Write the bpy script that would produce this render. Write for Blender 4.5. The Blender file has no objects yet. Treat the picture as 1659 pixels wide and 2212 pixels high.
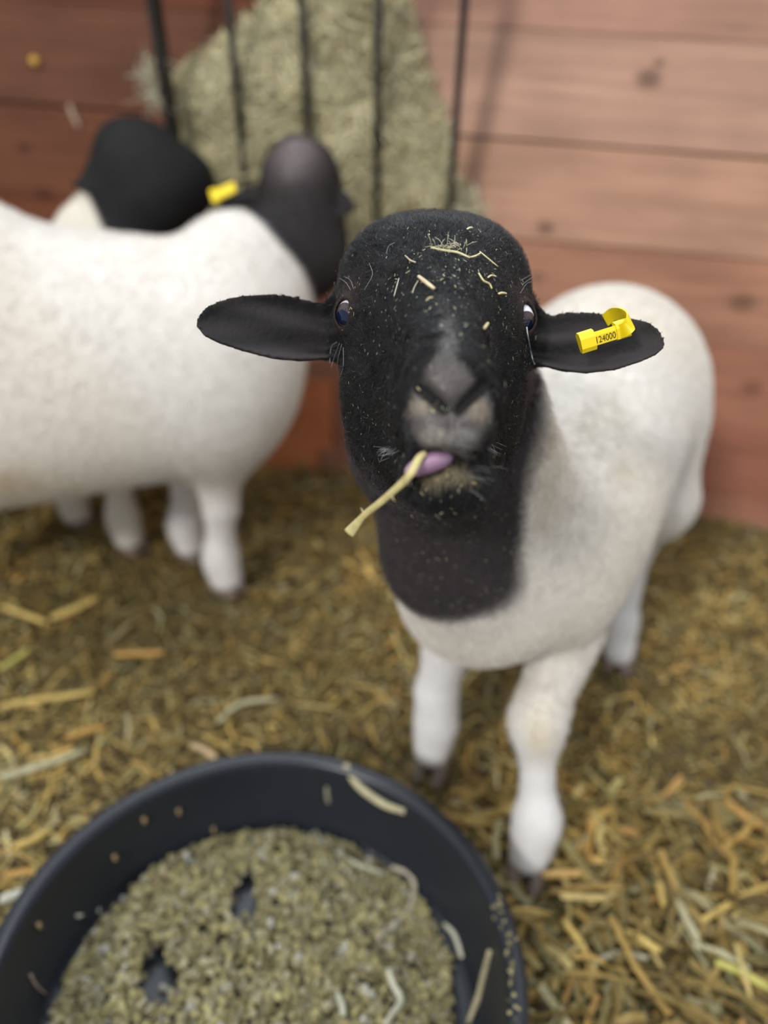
import bpy, bmesh, math, random
import numpy as np
from mathutils import Vector, Matrix
from mathutils.bvhtree import BVHTree

rng = np.random.default_rng(7)
random.seed(7)
scene = bpy.context.scene
COL = scene.collection

# ------------------------------------------------------------------ camera
F_PX, CX, CY = 1660.0, 829.5, 1106.0
CAM_H, PITCH, ROLL = 1.05, math.radians(32.0), math.radians(3.4)
CAM_R = np.array([math.cos(ROLL), math.sin(ROLL)*math.sin(PITCH), math.sin(ROLL)*math.cos(PITCH)])
CAM_U = np.array([-math.sin(ROLL), math.cos(ROLL)*math.sin(PITCH), math.cos(ROLL)*math.cos(PITCH)])
CAM_F = np.array([0.0, math.cos(PITCH), -math.sin(PITCH)])
cam_data = bpy.data.cameras.new('camera')
cam = bpy.data.objects.new('camera', cam_data)
COL.objects.link(cam)
M = Matrix.Identity(4)
for i in range(3):
    M[i][0], M[i][1], M[i][2] = CAM_R[i], CAM_U[i], -CAM_F[i]
M[2][3] = CAM_H
cam.matrix_world = M
cam_data.sensor_fit = 'VERTICAL'
cam_data.sensor_height = 34.6
cam_data.lens = F_PX/2212*34.6
cam_data.clip_start = 0.02
cam_data.dof.use_dof = True
cam_data.dof.focus_distance = 0.582
cam_data.dof.aperture_fstop = 1.78
scene.camera = cam

# ------------------------------------------------------------------ light
world = bpy.data.worlds.new('world'); scene.world = world
world.use_nodes = True
wn = world.node_tree.nodes
wn['Background'].inputs[0].default_value = (0.93, 0.96, 1.0, 1)
wn['Background'].inputs[1].default_value = 0.62
sun = bpy.data.lights.new('daylight', 'SUN')
sun.energy = 1.75; sun.angle = math.radians(8); sun.color = (1.0, 0.975, 0.94)
sun_o = bpy.data.objects.new('daylight', sun); COL.objects.link(sun_o)
sun_o.rotation_euler = Vector((0.50, 0.80, -0.66)).to_track_quat('-Z', 'Y').to_euler()
for nm, loc, aim, sx, sy, pw, colr_ in (('roof_skylight', (0.0, 0.15, 2.7), (0.1, 0.75, 0.6), 1.9, 1.5, 24, (0.93, 0.97, 1.0)),
                                 ('clerestory_opening', (0.0, 2.65, 2.85), (0.0, 0.75, 0.5), 2.6, 1.5, 52, (0.86, 0.93, 1.0))):
    al = bpy.data.lights.new(nm, 'AREA'); al.shape = 'RECTANGLE'; al.size = sx; al.size_y = sy
    al.energy = pw; al.color = colr_
    al_o = bpy.data.objects.new(nm, al); COL.objects.link(al_o)
    al_o.location = loc; al_o.rotation_euler = (Vector(aim)-Vector(loc)).to_track_quat('-Z', 'Y').to_euler()
scene.view_settings.view_transform = 'Standard'
scene.view_settings.look = 'None'
scene.view_settings.exposure = 0.0
scene.view_settings.gamma = 1.0
scene.view_settings.use_curve_mapping = False
scene.cycles.adaptive_threshold = 0.02
scene.cycles.max_bounces = 6
scene.cycles.diffuse_bounces = 3
scene.cycles.glossy_bounces = 2
scene.cycles.transmission_bounces = 2


# ------------------------------------------------------------------ helpers
def ray(px, py):
    a = (px-CX)/F_PX; b = -(py-CY)/F_PX
    return CAM_F + a*CAM_R + b*CAM_U

def P(px, py, d=None, Y=None, Z=None):
    """point of the place seen at a pixel, at depth d, or on the plane y=Y or z=Z"""
    v = ray(px, py)
    t = Y/v[1] if Y is not None else ((Z-CAM_H)/v[2] if Z is not None else d)
    p = v*t; p[2] += CAM_H
    return p

def unit(v):
    v = np.asarray(v, float); return v/np.linalg.norm(v)

def noise(p, freq, seed=0, n=7):
    r = np.random.default_rng(seed)
    k = r.normal(size=(n, 3)); k /= np.linalg.norm(k, axis=1, keepdims=True)
    k *= freq*(0.7+0.8*r.random((n, 1)))
    ph = r.random(n)*6.283
    return np.sin(p@k.T + ph).sum(1)/math.sqrt(n)*0.9

def sstep(a, b, x):
    t = np.clip((x-a)/(b-a), 0, 1); return t*t*(3-2*t)

def mesh_np(name, V, quads=None, tris=None, smooth=True):
    me = bpy.data.meshes.new(name)
    V = np.asarray(V, np.float32)
    nq = 0 if quads is None else len(quads); nt = 0 if tris is None else len(tris)
    me.vertices.add(len(V)); me.vertices.foreach_set('co', V.ravel())
    loops = []
    if nq: loops.append(np.asarray(quads, np.int32).ravel())
    if nt: loops.append(np.asarray(tris, np.int32).ravel())
    loops = np.concatenate(loops)
    me.loops.add(len(loops)); me.loops.foreach_set('vertex_index', loops)
    me.polygons.add(nq+nt)
    st = np.concatenate([np.arange(nq)*4, nq*4+np.arange(nt)*3]).astype(np.int32)
    me.polygons.foreach_set('loop_start', st)
    me.update(calc_edges=True)
    me.polygons.foreach_set('use_smooth', np.full(nq+nt, smooth))
    me.validate()
    return me

def set_col(me, cols, name='coat'):
    a = me.color_attributes.new(name, 'FLOAT_COLOR', 'POINT')
    c = np.ones((len(cols), 4), np.float32); c[:, :3] = cols
    a.data.foreach_set('color', c.ravel())

def obj(name, me, mat=None, parent=None):
    o = bpy.data.objects.new(name, me); COL.objects.link(o)
    if mat is not None and me is not None and hasattr(me, 'materials') and len(me.materials) == 0:
        me.materials.append(mat)
    if parent is not None:
        o.parent = parent
    return o

def empty(name, loc=(0, 0, 0)):
    o = bpy.data.objects.new(name, None); COL.objects.link(o); o.location = loc
    o.empty_display_size = 0.05
    return o

def tag(o, label, cat, group=None, kind=None):
    o['label'] = label
    o['category'] = cat
    if group: o['group'] = group
    if kind: o['kind'] = kind
    return o

def adopt(child, parent):
    """parent a part whose vertices are in world space under a thing's empty"""
    child.parent = parent
    child.matrix_parent_inverse = Matrix.Translation(-Vector(parent.location))


# ---------------------------------------------------------------- materials
def new_mat(name):
    m = bpy.data.materials.new(name); m.use_nodes = True
    nt = m.node_tree
    return m, nt, nt.nodes['Principled BSDF']

def mat_plain(name, col, rough=0.6, spec=0.4, bump=0.0, bscale=200.0, var=0.0, sss=0.0):
    m, nt, b = new_mat(name)
    b.inputs['Base Color'].default_value = (*col, 1)
    b.inputs['Roughness'].default_value = rough
    b.inputs['Specular IOR Level'].default_value = spec
    if sss:
        b.inputs['Subsurface Weight'].default_value = sss
        b.inputs['Subsurface Radius'].default_value = (0.006, 0.003, 0.002)
    if bump or var:
        tc = nt.nodes.new('ShaderNodeTexCoord')
        n = nt.nodes.new('ShaderNodeTexNoise'); n.inputs['Scale'].default_value = bscale
        n.inputs['Detail'].default_value = 4
        nt.links.new(tc.outputs['Object'], n.inputs['Vector'])
        if bump:
            bp = nt.nodes.new('ShaderNodeBump'); bp.inputs['Strength'].default_value = bump
            bp.inputs['Distance'].default_value = 0.002
            nt.links.new(n.outputs['Fac'], bp.inputs['Height'])
            nt.links.new(bp.outputs['Normal'], b.inputs['Normal'])
        if var:
            mx = nt.nodes.new('ShaderNodeMix'); mx.data_type = 'RGBA'
            mx.inputs['A'].default_value = (*[c*(1-var) for c in col], 1)
            mx.inputs['B'].default_value = (*[min(1, c*(1+var)) for c in col], 1)
            nt.links.new(n.outputs['Fac'], mx.inputs['Factor'])
            nt.links.new(mx.outputs['Result'], b.inputs['Base Color'])
    return m

def mat_attr(name, rough=0.8, spec=0.25, bump=0.0, bscale=150.0, var=0.15, attr='coat', sheen=0.0, transl=0.0):
    m, nt, b = new_mat(name)
    at = nt.nodes.new('ShaderNodeAttribute'); at.attribute_name = attr
    tc = nt.nodes.new('ShaderNodeTexCoord')
    n = nt.nodes.new('ShaderNodeTexNoise'); n.inputs['Scale'].default_value = bscale
    n.inputs['Detail'].default_value = 5
    nt.links.new(tc.outputs['Object'], n.inputs['Vector'])
    mr = nt.nodes.new('ShaderNodeMapRange')
    mr.inputs['From Min'].default_value = 0.3; mr.inputs['From Max'].default_value = 0.7
    mr.inputs['To Min'].default_value = 1-var; mr.inputs['To Max'].default_value = 1+var
    nt.links.new(n.outputs['Fac'], mr.inputs['Value'])
    vm = nt.nodes.new('ShaderNodeVectorMath'); vm.operation = 'SCALE'
    nt.links.new(at.outputs['Color'], vm.inputs[0]); nt.links.new(mr.outputs['Result'], vm.inputs['Scale'])
    nt.links.new(vm.outputs['Vector'], b.inputs['Base Color'])
    b.inputs['Roughness'].default_value = rough
    b.inputs['Specular IOR Level'].default_value = spec
    if sheen:
        b.inputs['Sheen Weight'].default_value = sheen
        b.inputs['Sheen Roughness'].default_value = 0.5
    if bump:
        bp = nt.nodes.new('ShaderNodeBump'); bp.inputs['Strength'].default_value = bump
        bp.inputs['Distance'].default_value = 0.004
        nt.links.new(n.outputs['Fac'], bp.inputs['Height'])
        nt.links.new(bp.outputs['Normal'], b.inputs['Normal'])
    return m

def gloss_by_darkness(m):
    nt = m.node_tree; b = nt.nodes['Principled BSDF']
    at = [n for n in nt.nodes if n.type == 'ATTRIBUTE'][0]
    bw = nt.nodes.new('ShaderNodeRGBToBW'); nt.links.new(at.outputs['Color'], bw.inputs[0])
    cr = nt.nodes.new('ShaderNodeValToRGB')       # furred skin dull, bare nose skin moist, fleece matt
    e = cr.color_ramp.elements
    e[0].position = 0.03; e[0].color = (0.72,)*3+(1,)
    e[1].position = 0.3; e[1].color = (0.85,)*3+(1,)
    x = e.new(0.055); x.color = (0.36,)*3+(1,)
    x = e.new(0.12); x.color = (0.42,)*3+(1,)
    nt.links.new(bw.outputs[0], cr.inputs['Fac']); nt.links.new(cr.outputs['Color'], b.inputs['Roughness'])
    return m
M_COAT = mat_attr('sheep_coat', rough=0.75, spec=0.3, bump=0.22, bscale=240, var=0.07)
gloss_by_darkness(M_COAT)
M_FUR = mat_attr('sheep_fur', rough=0.27, spec=0.24, bscale=60, var=0.15)
M_WOOL = mat_attr('sheep_wool', rough=0.85, spec=0.15, bscale=60, var=0.1)
M_STRAW = mat_attr('straw', rough=0.6, spec=0.35, bscale=90, var=0.18)
M_PELLET = mat_attr('feed_pellet', rough=0.75, spec=0.25, bump=0.3, bscale=500, var=0.15)
M_TAG = mat_plain('yellow_plastic', (0.88, 0.66, 0.012), rough=0.38, spec=0.45)
M_INK = mat_plain('black_ink', (0.05, 0.035, 0.01), rough=0.6)
M_RUBBER = mat_plain('black_rubber', (0.016, 0.019, 0.026), rough=0.32, spec=0.5, bump=0.12, bscale=120, var=0.3)
M_TONGUE = mat_plain('tongue_skin', (0.36, 0.215, 0.33), rough=0.25, spec=0.5, sss=0.2)
M_HOOF = mat_plain('hoof_horn', (0.22, 0.17, 0.14), rough=0.55, var=0.3, bscale=40, bump=0.2)
M_IRON = mat_plain('rack_iron', (0.018, 0.016, 0.015), rough=0.55, spec=0.4, bump=0.2, bscale=90, var=0.4)


# --------------------------------------------------------------- signed shapes
def f_cone(a, b, ra, rb):
    a = np.array(a, float); b = np.array(b, float); ba = b-a; L2 = ba@ba
    def f(p):
        q = p-a; h = np.clip((q@ba)/L2, 0, 1)
        return np.linalg.norm(q-h[:, None]*ba, axis=1)-(ra+(rb-ra)*h)
    return f, (a+b)/2, math.sqrt(L2)/2+max(ra, rb)

def f_ell(c, r, R=None):
    c = np.array(c, float); r = np.array(r, float)
    R = np.eye(3) if R is None else np.array(R)
    def f(p):
        q = (p-c)@R.T
        k0 = np.linalg.norm(q/r, axis=1); k1 = np.linalg.norm(q/(r*r), axis=1)+1e-9
        return np.where(k0 < 0.05, -r.min(), k0*(k0-1)/k1)
    return f, c, r.max()

class Sdf:
    def __init__(s): s.ops = []
    def add(s, prim, k=0.02): s.ops.append((prim, k, 1)); return s
    def sub(s, prim, k=0.004): s.ops.append((prim, k, -1)); return s
    def __call__(s, p, margin=0.09):
        d = np.full(len(p), 0.3)
        for (f, c, R), k, sg in s.ops:
            q = p-c
            sel = np.nonzero((q*q).sum(1) < (R+margin)**2)[0]
            if not len(sel): continue
            v = f(p[sel]); a = d[sel]
            if sg > 0:
                h = np.maximum(k-np.abs(a-v), 0)/k
                d[sel] = np.minimum(a, v)-h*h*k*0.25
            else:
                v = -v
                h = np.maximum(k-np.abs(a-v), 0)/k
                d[sel] = np.maximum(a, v)+h*h*k*0.25
        return d

def axis(lo, hi, breaks):
    """grid line coordinates: breaks = [(upto, step), ...]"""
    out = [lo]
    for up, st in breaks:
        n = max(1, int(math.ceil((up-out[-1])/st)))
        out += list(np.linspace(out[-1], up, n+1)[1:])
    n = len(out); c = 4
    pad = (-(n-1)) % c
    st = out[-1]-out[-2]
    out += [out[-1]+st*(i+1) for i in range(pad)]
    return np.array(out)

def surface_net(sdf, xs, ys, zs):
    c = 4
    nx, ny, nz = len(xs), len(ys), len(zs)
    cx, cy, cz = xs[::c], ys[::c], zs[::c]
    G = np.stack(np.meshgrid(cx, cy, cz, indexing='ij'), -1).reshape(-1, 3)
    cv = sdf(G).reshape(len(cx), len(cy), len(cz))
    mn = cv[:-1, :-1, :-1].copy(); mx = mn.copy()
    for i in (0, 1):
        for j in (0, 1):
            for k in (0, 1):
                s = cv[i:len(cx)-1+i, j:len(cy)-1+j, k:len(cz)-1+k]
                np.minimum(mn, s, out=mn); np.maximum(mx, s, out=mx)
    step = np.maximum(np.maximum(np.diff(cx)[:, None, None], np.diff(cy)[None, :, None]), np.diff(cz)[None, None, :])
    act = (mn < step*0.7) & (mx > -step*0.7)
    val = np.empty((nx, ny, nz), np.float32)
    nodeact = np.zeros((nx, ny, nz), bool)
    rep = np.repeat(np.repeat(np.repeat(act, c, 0), c, 1), c, 2)
    for i in (0, 1):
        for j in (0, 1):
            for k in (0, 1):
                nodeact[i:nx-1+i, j:ny-1+j, k:nz-1+k] |= rep
    ix = np.minimum((np.arange(nx)+1)//c, len(cx)-1); iy = np.minimum((np.arange(ny)+1)//c, len(cy)-1); iz = np.minimum((np.arange(nz)+1)//c, len(cz)-1)
    val[:] = cv[ix][:, iy][:, :, iz]
    I = np.nonzero(nodeact)
    pts = np.stack([xs[I[0]], ys[I[1]], zs[I[2]]], 1)
    out = np.empty(len(pts), np.float32)
    for s0 in range(0, len(pts), 400000):
        out[s0:s0+400000] = sdf(pts[s0:s0+400000])
    val[I] = out
    ins = val < 0
    cnt = np.zeros((nx-1, ny-1, nz-1), np.int8)
    for i in (0, 1):
        for j in (0, 1):
            for k in (0, 1):
                cnt += ins[i:nx-1+i, j:ny-1+j, k:nz-1+k]
    cells = np.nonzero((cnt > 0) & (cnt < 8))
    cid = np.full((nx-1, ny-1, nz-1), -1, np.int32)
    cid[cells] = np.arange(len(cells[0]))
    ci, cj, ck = cells
    acc = np.zeros((len(ci), 3)); num = np.zeros(len(ci))
    corner = [(i, j, k) for i in (0, 1) for j in (0, 1) for k in (0, 1)]
    for A in corner:
        for ax in range(3):
            if A[ax]: continue
            B = list(A); B[ax] = 1
            va = val[ci+A[0], cj+A[1], ck+A[2]]; vb = val[ci+B[0], cj+B[1], ck+B[2]]
            cr = (va < 0) != (vb < 0)
            t = np.where(cr, va/np.where(va == vb, 1, va-vb), 0)
            pa = np.stack([xs[ci+A[0]], ys[cj+A[1]], zs[ck+A[2]]], 1)
            pb = np.stack([xs[ci+B[0]], ys[cj+B[1]], zs[ck+B[2]]], 1)
            acc += np.where(cr[:, None], pa+(pb-pa)*t[:, None], 0); num += cr
    V = acc/num[:, None]
    Q = []
    # edges along x, y, z
    for ax in range(3):
        a = [slice(None)]*3; b = [slice(None)]*3
        a[ax] = slice(0, -1); b[ax] = slice(1, None)
        d = ins[tuple(a)] != ins[tuple(b)]
        e = np.nonzero(d)
        fl = ins[tuple(a)][e]
        o1, o2 = [(1, 2), (2, 0), (0, 1)][ax]
        idx = [np.array(x) for x in e]
        ok = (idx[o1] > 0) & (idx[o2] > 0) & (idx[o1] < cid.shape[o1]) & (idx[o2] < cid.shape[o2])
        idx = [x[ok] for x in idx]; fl = fl[ok]
        def cell(u, v):
            q = [x.copy() for x in idx]; q[o1] -= u; q[o2] -= v
            return cid[q[0], q[1], q[2]]
        q = np.stack([cell(1, 1), cell(0, 1), cell(0, 0), cell(1, 0)], 1)
        q[~fl] = q[~fl][:, ::-1]
        Q.append(q)
    Q = np.concatenate(Q)
    Q = Q[(Q >= 0).all(1)]
    # light relaxation
    N = len(V)
    for _ in range(2):
        s = np.zeros((N, 3)); n = np.zeros(N)
        for a, b in ((0, 1), (1, 2), (2, 3), (3, 0)):
            for u, v in ((a, b), (b, a)):
                for c3 in range(3):
                    s[:, c3] += np.bincount(Q[:, u], V[Q[:, v], c3], N)
                n += np.bincount(Q[:, u], minlength=N)
        V = V*0.5+0.5*s/np.maximum(n, 1)[:, None]
    return V, Q

def vert_normals(V, Q):
    n = np.cross(V[Q[:, 2]]-V[Q[:, 0]], V[Q[:, 3]]-V[Q[:, 1]])
    out = np.zeros_like(V)
    for i in range(4):
        for c3 in range(3):
            out[:, c3] += np.bincount(Q[:, i], n[:, c3], len(V))
    return out/np.maximum(np.linalg.norm(out, axis=1, keepdims=True), 1e-12)


# ------------------------------------------------------------------ strands
def sample_quads(V, Q, n, weight=None):
    a = np.linalg.norm(np.cross(V[Q[:, 2]]-V[Q[:, 0]], V[Q[:, 3]]-V[Q[:, 1]]), axis=1)*0.5
    if weight is not None: a = a*weight[Q].mean(1)
    c = np.cumsum(a); k = np.searchsorted(c, rng.random(n)*c[-1])
    k = np.minimum(k, len(Q)-1)
    u = rng.random((n, 1)); v = rng.random((n, 1)); q = Q[k]
    p = (V[q[:, 0]]*(1-u)+V[q[:, 1]]*u)*(1-v)+(V[q[:, 3]]*(1-u)+V[q[:, 2]]*u)*v
    return p, q[:, 0]

def hair(name, roots, dirs, normals, length, radius, cols, mat, parent, npts=4, curl=0.0, lift=0.35, sink=0.001):
    n = len(roots)
    T = dirs-(dirs*normals).sum(1, keepdims=True)*normals
    T /= np.maximum(np.linalg.norm(T, axis=1, keepdims=True), 1e-9)
    s = np.linspace(0, 1, npts)
    pts = np.empty((n, npts, 3), np.float32)
    B = np.cross(normals, T)
    ph = rng.random(n)*6.28
    for i, t in enumerate(s):
        lf = lift*(t-0.35*t*t)
        off = T*((1-lift)*t)[..., None] if False else T*(t*(1-lift*0.6))
        pts[:, i] = roots-normals*sink+(off+normals*lf)*length[:, None]
        if curl:
            w = curl*t
            pts[:, i] += length[:, None]*w*(np.cos(ph+5*t)[:, None]*B+np.sin(ph+5*t)[:, None]*T*0.6)
    cu = bpy.data.hair_curves.new(name)
    cu.add_curves([npts]*n)
    cu.attributes['position'].data.foreach_set('vector', pts.ravel()) if 'position' in cu.attributes else cu.position_data.foreach_set('vector', pts.ravel())
    ra = cu.attributes.get('radius') or cu.attributes.new('radius', 'FLOAT', 'POINT')
    tap = np.array([1.0]+[1-0.75*t for t in s[1:]], np.float32)
    ra.data.foreach_set('value', (np.asarray(radius, np.float32)[:, None]*tap).ravel())
    ca = cu.attributes.new('coat', 'FLOAT_COLOR', 'CURVE')
    c = np.ones((n, 4), np.float32); c[:, :3] = cols
    ca.data.foreach_set('color', c.ravel())
    o = bpy.data.objects.new(name, cu); COL.objects.link(o)
    cu.materials.append(mat)
    adopt(o, parent)
    o['kind'] = 'stuff'
    return o

def strips(name, p, d, up, length, width, cols, mat, bend=0.15, seg=2):
    """many thin blades in one mesh: centre p, direction d, surface normal up"""
    n = len(p)
    d = d/np.linalg.norm(d, axis=1, keepdims=True)
    s = np.cross(d, up); s /= np.maximum(np.linalg.norm(s, axis=1, keepdims=True), 1e-9)
    nn = np.cross(s, d)
    m = seg+1
    V = np.empty((n, m, 2, 3), np.float32)
    bz = rng.normal(size=n)*bend; bs = rng.normal(size=n)*bend
    for i in range(m):
        t = i/seg-0.5
        c = p+d*(t*length)[:, None]+(nn*(bz*(0.25-t*t)*2)[:, None]+s*(bs*(0.25-t*t)*2)[:, None])*length[:, None]
        w = (width*0.5)[:, None]
        V[:, i, 0] = c-s*w; V[:, i, 1] = c+s*w
    base = (np.arange(n)*m*2)[:, None]
    qs = [np.concatenate([base+2*i, base+2*i+1, base+2*i+3, base+2*i+2], 1) for i in range(seg)]
    me = mesh_np(name, V.reshape(-1, 3), quads=np.concatenate(qs), smooth=False)
    set_col(me, np.repeat(cols, m*2, 0))
    me.materials.append(mat)
    return me

def tube(pts, rad, flat=1.0, up=(0, 0, 1), sides=6, closed_ends=True):
    """tapered stalk along a polyline; flat < 1 squashes it along `up`"""
    P_ = [np.array(p, float) for p in pts]; n = len(P_)
    if not hasattr(rad, '__len__'): rad = [rad]*n
    V = []; Q = []; T_ = []
    up = unit(up)
    for i in range(n):
        t = unit(P_[min(i+1, n-1)]-P_[max(i-1, 0)])
        s = np.cross(t, up)
        s = unit(s) if np.linalg.norm(s) > 1e-4 else np.array([1.0, 0, 0])
        u = np.cross(s, t)
        for k in range(sides):
            a = 2*math.pi*k/sides
            V.append(P_[i]+rad[i]*(math.cos(a)*s+flat*math.sin(a)*u))
    for i in range(n-1):
        for k in range(sides):
            k2 = (k+1) % sides
            Q.append((i*sides+k, i*sides+k2, (i+1)*sides+k2, (i+1)*sides+k))
    V.append(P_[0]); V.append(P_[-1]); a, b = len(V)-2, len(V)-1
    for k in range(sides):
        k2 = (k+1) % sides
        T_.append((a, k2, k)); T_.append((b, (n-1)*sides+k, (n-1)*sides+k2))
    return np.array(V), np.array(Q), np.array(T_)

def join(parts):
    V = []; Q = []; T_ = []; o = 0
    for v, q, t in parts:
        V.append(v)
        if q is not None and len(q): Q.append(np.asarray(q)+o)
        if t is not None and len(t): T_.append(np.asarray(t)+o)
        o += len(v)
    return np.concatenate(V), (np.concatenate(Q) if Q else None), (np.concatenate(T_) if T_ else None)

def smooth_line(pts, n=4):
    """Catmull-Rom through the points"""
    p = [np.array(x, float) for x in pts]; p = [2*p[0]-p[1]]+p+[2*p[-1]-p[-2]]
    out = []
    for i in range(1, len(p)-2):
        for k in range(n):
            t = k/n
            out.append(0.5*((2*p[i])+(-p[i-1]+p[i+1])*t+(2*p[i-1]-5*p[i]+4*p[i+1]-p[i+2])*t*t+(-p[i-1]+3*p[i]-3*p[i+1]+p[i+2])*t**3))
    out.append(p[-2]); return out

def centred(name, part, mat, col=None, smooth=True):
    """a one-mesh thing whose origin sits at the middle of its base"""
    v, q, t = part
    c = np.array([(v[:, 0].min()+v[:, 0].max())/2, (v[:, 1].min()+v[:, 1].max())/2, v[:, 2].min()])
    me = mesh_np(name, v-c, quads=q, tris=t, smooth=smooth)
    if col is not None: set_col(me, np.tile(np.array(col), (len(v), 1)))
    o = obj(name, me, mat); o.location = c
    return o


# ================================================================== setting
# ---- floor: trodden bedding with a low relief
def ground_z(x, y):
    p = np.stack([np.atleast_1d(x), np.atleast_1d(y), np.zeros_like(np.atleast_1d(x))], 1)
    return 0.008*noise(p, 9.0, 3)+0.005*noise(p, 28.0, 4)-0.012

m, nt, b = new_mat('earth_and_chaff')
tc = nt.nodes.new('ShaderNodeTexCoord')
n1 = nt.nodes.new('ShaderNodeTexNoise'); n1.inputs['Scale'].default_value = 55; n1.inputs['Detail'].default_value = 8
nt.links.new(tc.outputs['Object'], n1.inputs['Vector'])
cr = nt.nodes.new('ShaderNodeValToRGB')
cr.color_ramp.elements[0].position = 0.3; cr.color_ramp.elements[0].color = (0.045, 0.030, 0.010, 1)
cr.color_ramp.elements[1].position = 0.7; cr.color_ramp.elements[1].color = (0.17, 0.125, 0.045, 1)
nt.links.new(n1.outputs['Fac'], cr.inputs['Fac']); nt.links.new(cr.outputs['Color'], b.inputs['Base Color'])
b.inputs['Roughness'].default_value = 0.9
M_EARTH = m
gx = np.linspace(-2.2, 2.4, 190); gy = np.linspace(-0.6, 2.3, 130)
GX, GY = np.meshgrid(gx, gy, indexing='ij')
GV = np.stack([GX.ravel(), GY.ravel(), ground_z(GX.ravel(), GY.ravel())], 1)
ii = np.arange(190*130).reshape(190, 130)
GQ = np.stack([ii[:-1, :-1], ii[1:, :-1], ii[1:, 1:], ii[:-1, 1:]], -1).reshape(-1, 4)
floor = obj('floor', mesh_np('floor', GV, quads=GQ), M_EARTH)
floor['kind'] = 'structure'

# ---- plank wall behind
WO = np.array([-0.308, 1.908, 0.0])
WYAW = math.atan2(-0.149, 1.134)
WX = np.array([math.cos(WYAW), math.sin(WYAW), 0]); WN = np.array([math.sin(WYAW), -math.cos(WYAW), 0])
def W(x, off, z): return WO+WX*x+WN*off+np.array([0, 0, z])

wall = empty('wall_back', WO); wall.rotation_euler = (0, 0, WYAW); wall['kind'] = 'structure'
wall['label'] = 'barn wall of broad horizontal reddish wooden boards'
m, nt, b = new_mat('barn_board')
tc = nt.nodes.new('ShaderNodeTexCoord'); tc.object = wall
oi = nt.nodes.new('ShaderNodeObjectInfo')
mp = nt.nodes.new('ShaderNodeMapping'); mp.inputs['Scale'].default_value = (1.2, 1.0, 22.0)
nt.links.new(tc.outputs['Object'], mp.inputs['Vector'])
ng = nt.nodes.new('ShaderNodeTexNoise'); ng.inputs['Scale'].default_value = 2.2; ng.inputs['Detail'].default_value = 7
ng.inputs['Distortion'].default_value = 0.7
nt.links.new(mp.outputs['Vector'], ng.inputs['Vector'])
mr = nt.nodes.new('ShaderNodeMapRange'); mr.inputs['From Min'].default_value = 0.28; mr.inputs['From Max'].default_value = 0.72
mr.inputs['To Min'].default_value = 0.80; mr.inputs['To Max'].default_value = 1.18
nt.links.new(ng.outputs['Fac'], mr.inputs['Value'])
n2 = nt.nodes.new('ShaderNodeTexNoise'); n2.inputs['Scale'].default_value = 4.5; n2.inputs['Detail'].default_value = 3
mp2 = nt.nodes.new('ShaderNodeMapping'); mp2.inputs['Scale'].default_value = (0.8, 1, 2.0)
nt.links.new(tc.outputs['Object'], mp2.inputs['Vector']); nt.links.new(mp2.outputs['Vector'], n2.inputs['Vector'])
mr2 = nt.nodes.new('ShaderNodeMapRange'); mr2.inputs['From Min'].default_value = 0.3; mr2.inputs['From Max'].default_value = 0.7
mr2.inputs['To Min'].default_value = 0.82; mr2.inputs['To Max'].default_value = 1.15
nt.links.new(n2.outputs['Fac'], mr2.inputs['Value'])
mul = nt.nodes.new('ShaderNodeMath'); mul.operation = 'MULTIPLY'
nt.links.new(mr.outputs['Result'], mul.inputs[0]); nt.links.new(mr2.outputs['Result'], mul.inputs[1])
last = mul.outputs['Value']
def wall_xz(px, py, off=0.0):
    v = ray(px, py); o = np.array([0, 0, CAM_H])
    t = ((WO+WN*off-o)@WN)/(v@WN); p = o+v*t
    return float((p-WO)@WX), float(p[2])
for (kx, ky, kr, dark) in ((1402, 170, 0.030, 0.42), (1425, 135, 0.014, 0.5), (1178, 492, 0.024, 0.45), (1160, 600, 0.02, 0.62), (1605, 655, 0.035, 0.55), (1625, 840, 0.03, 0.62), (52, 320, 0.02, 0.5), (95, 420, 0.03, 0.6), (1500, 880, 0.03, 0.7)):
    x, z = wall_xz(kx, ky)
    sb = nt.nodes.new('ShaderNodeVectorMath'); sb.operation = 'SUBTRACT'
    sb.inputs[1].default_value = (x, 0, z); nt.links.new(tc.outputs['Object'], sb.inputs[0])
    sc_ = nt.nodes.new('ShaderNodeVectorMath'); sc_.operation = 'MULTIPLY'; sc_.inputs[1].default_value = (0.75, 0, 1.15)
    nt.links.new(sb.outputs['Vector'], sc_.inputs[0])
    ln = nt.nodes.new('ShaderNodeVectorMath'); ln.operation = 'LENGTH'; nt.links.new(sc_.outputs['Vector'], ln.inputs[0])
    kk = nt.nodes.new('ShaderNodeMapRange'); kk.interpolation_type = 'SMOOTHSTEP'
    kk.inputs['From Min'].default_value = kr*0.25; kk.inputs['From Max'].default_value = kr
    kk.inputs['To Min'].default_value = dark; kk.inputs['To Max'].default_value = 1.0
    nt.links.new(ln.outputs['Value'], kk.inputs['Value'])
    m3 = nt.nodes.new('ShaderNodeMath'); m3.operation = 'MULTIPLY'
    nt.links.new(last, m3.inputs[0]); nt.links.new(kk.outputs['Result'], m3.inputs[1]); last = m3.outputs['Value']
vs = nt.nodes.new('ShaderNodeVectorMath'); vs.operation = 'SCALE'
nt.links.new(oi.outputs['Color'], vs.inputs[0]); nt.links.new(last, vs.inputs['Scale'])
nt.links.new(vs.outputs['Vector'], b.inputs['Base Color'])
b.inputs['Roughness'].default_value = 0.72; b.inputs['Specular IOR Level'].default_value = 0.25
bp = nt.nodes.new('ShaderNodeBump'); bp.inputs['Strength'].default_value = 0.3; bp.inputs['Distance'].default_value = 0.003
nt.links.new(ng.outputs['Fac'], bp.inputs['Height']); nt.links.new(bp.outputs['Normal'], b.inputs['Normal'])
M_BOARD = m

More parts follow.
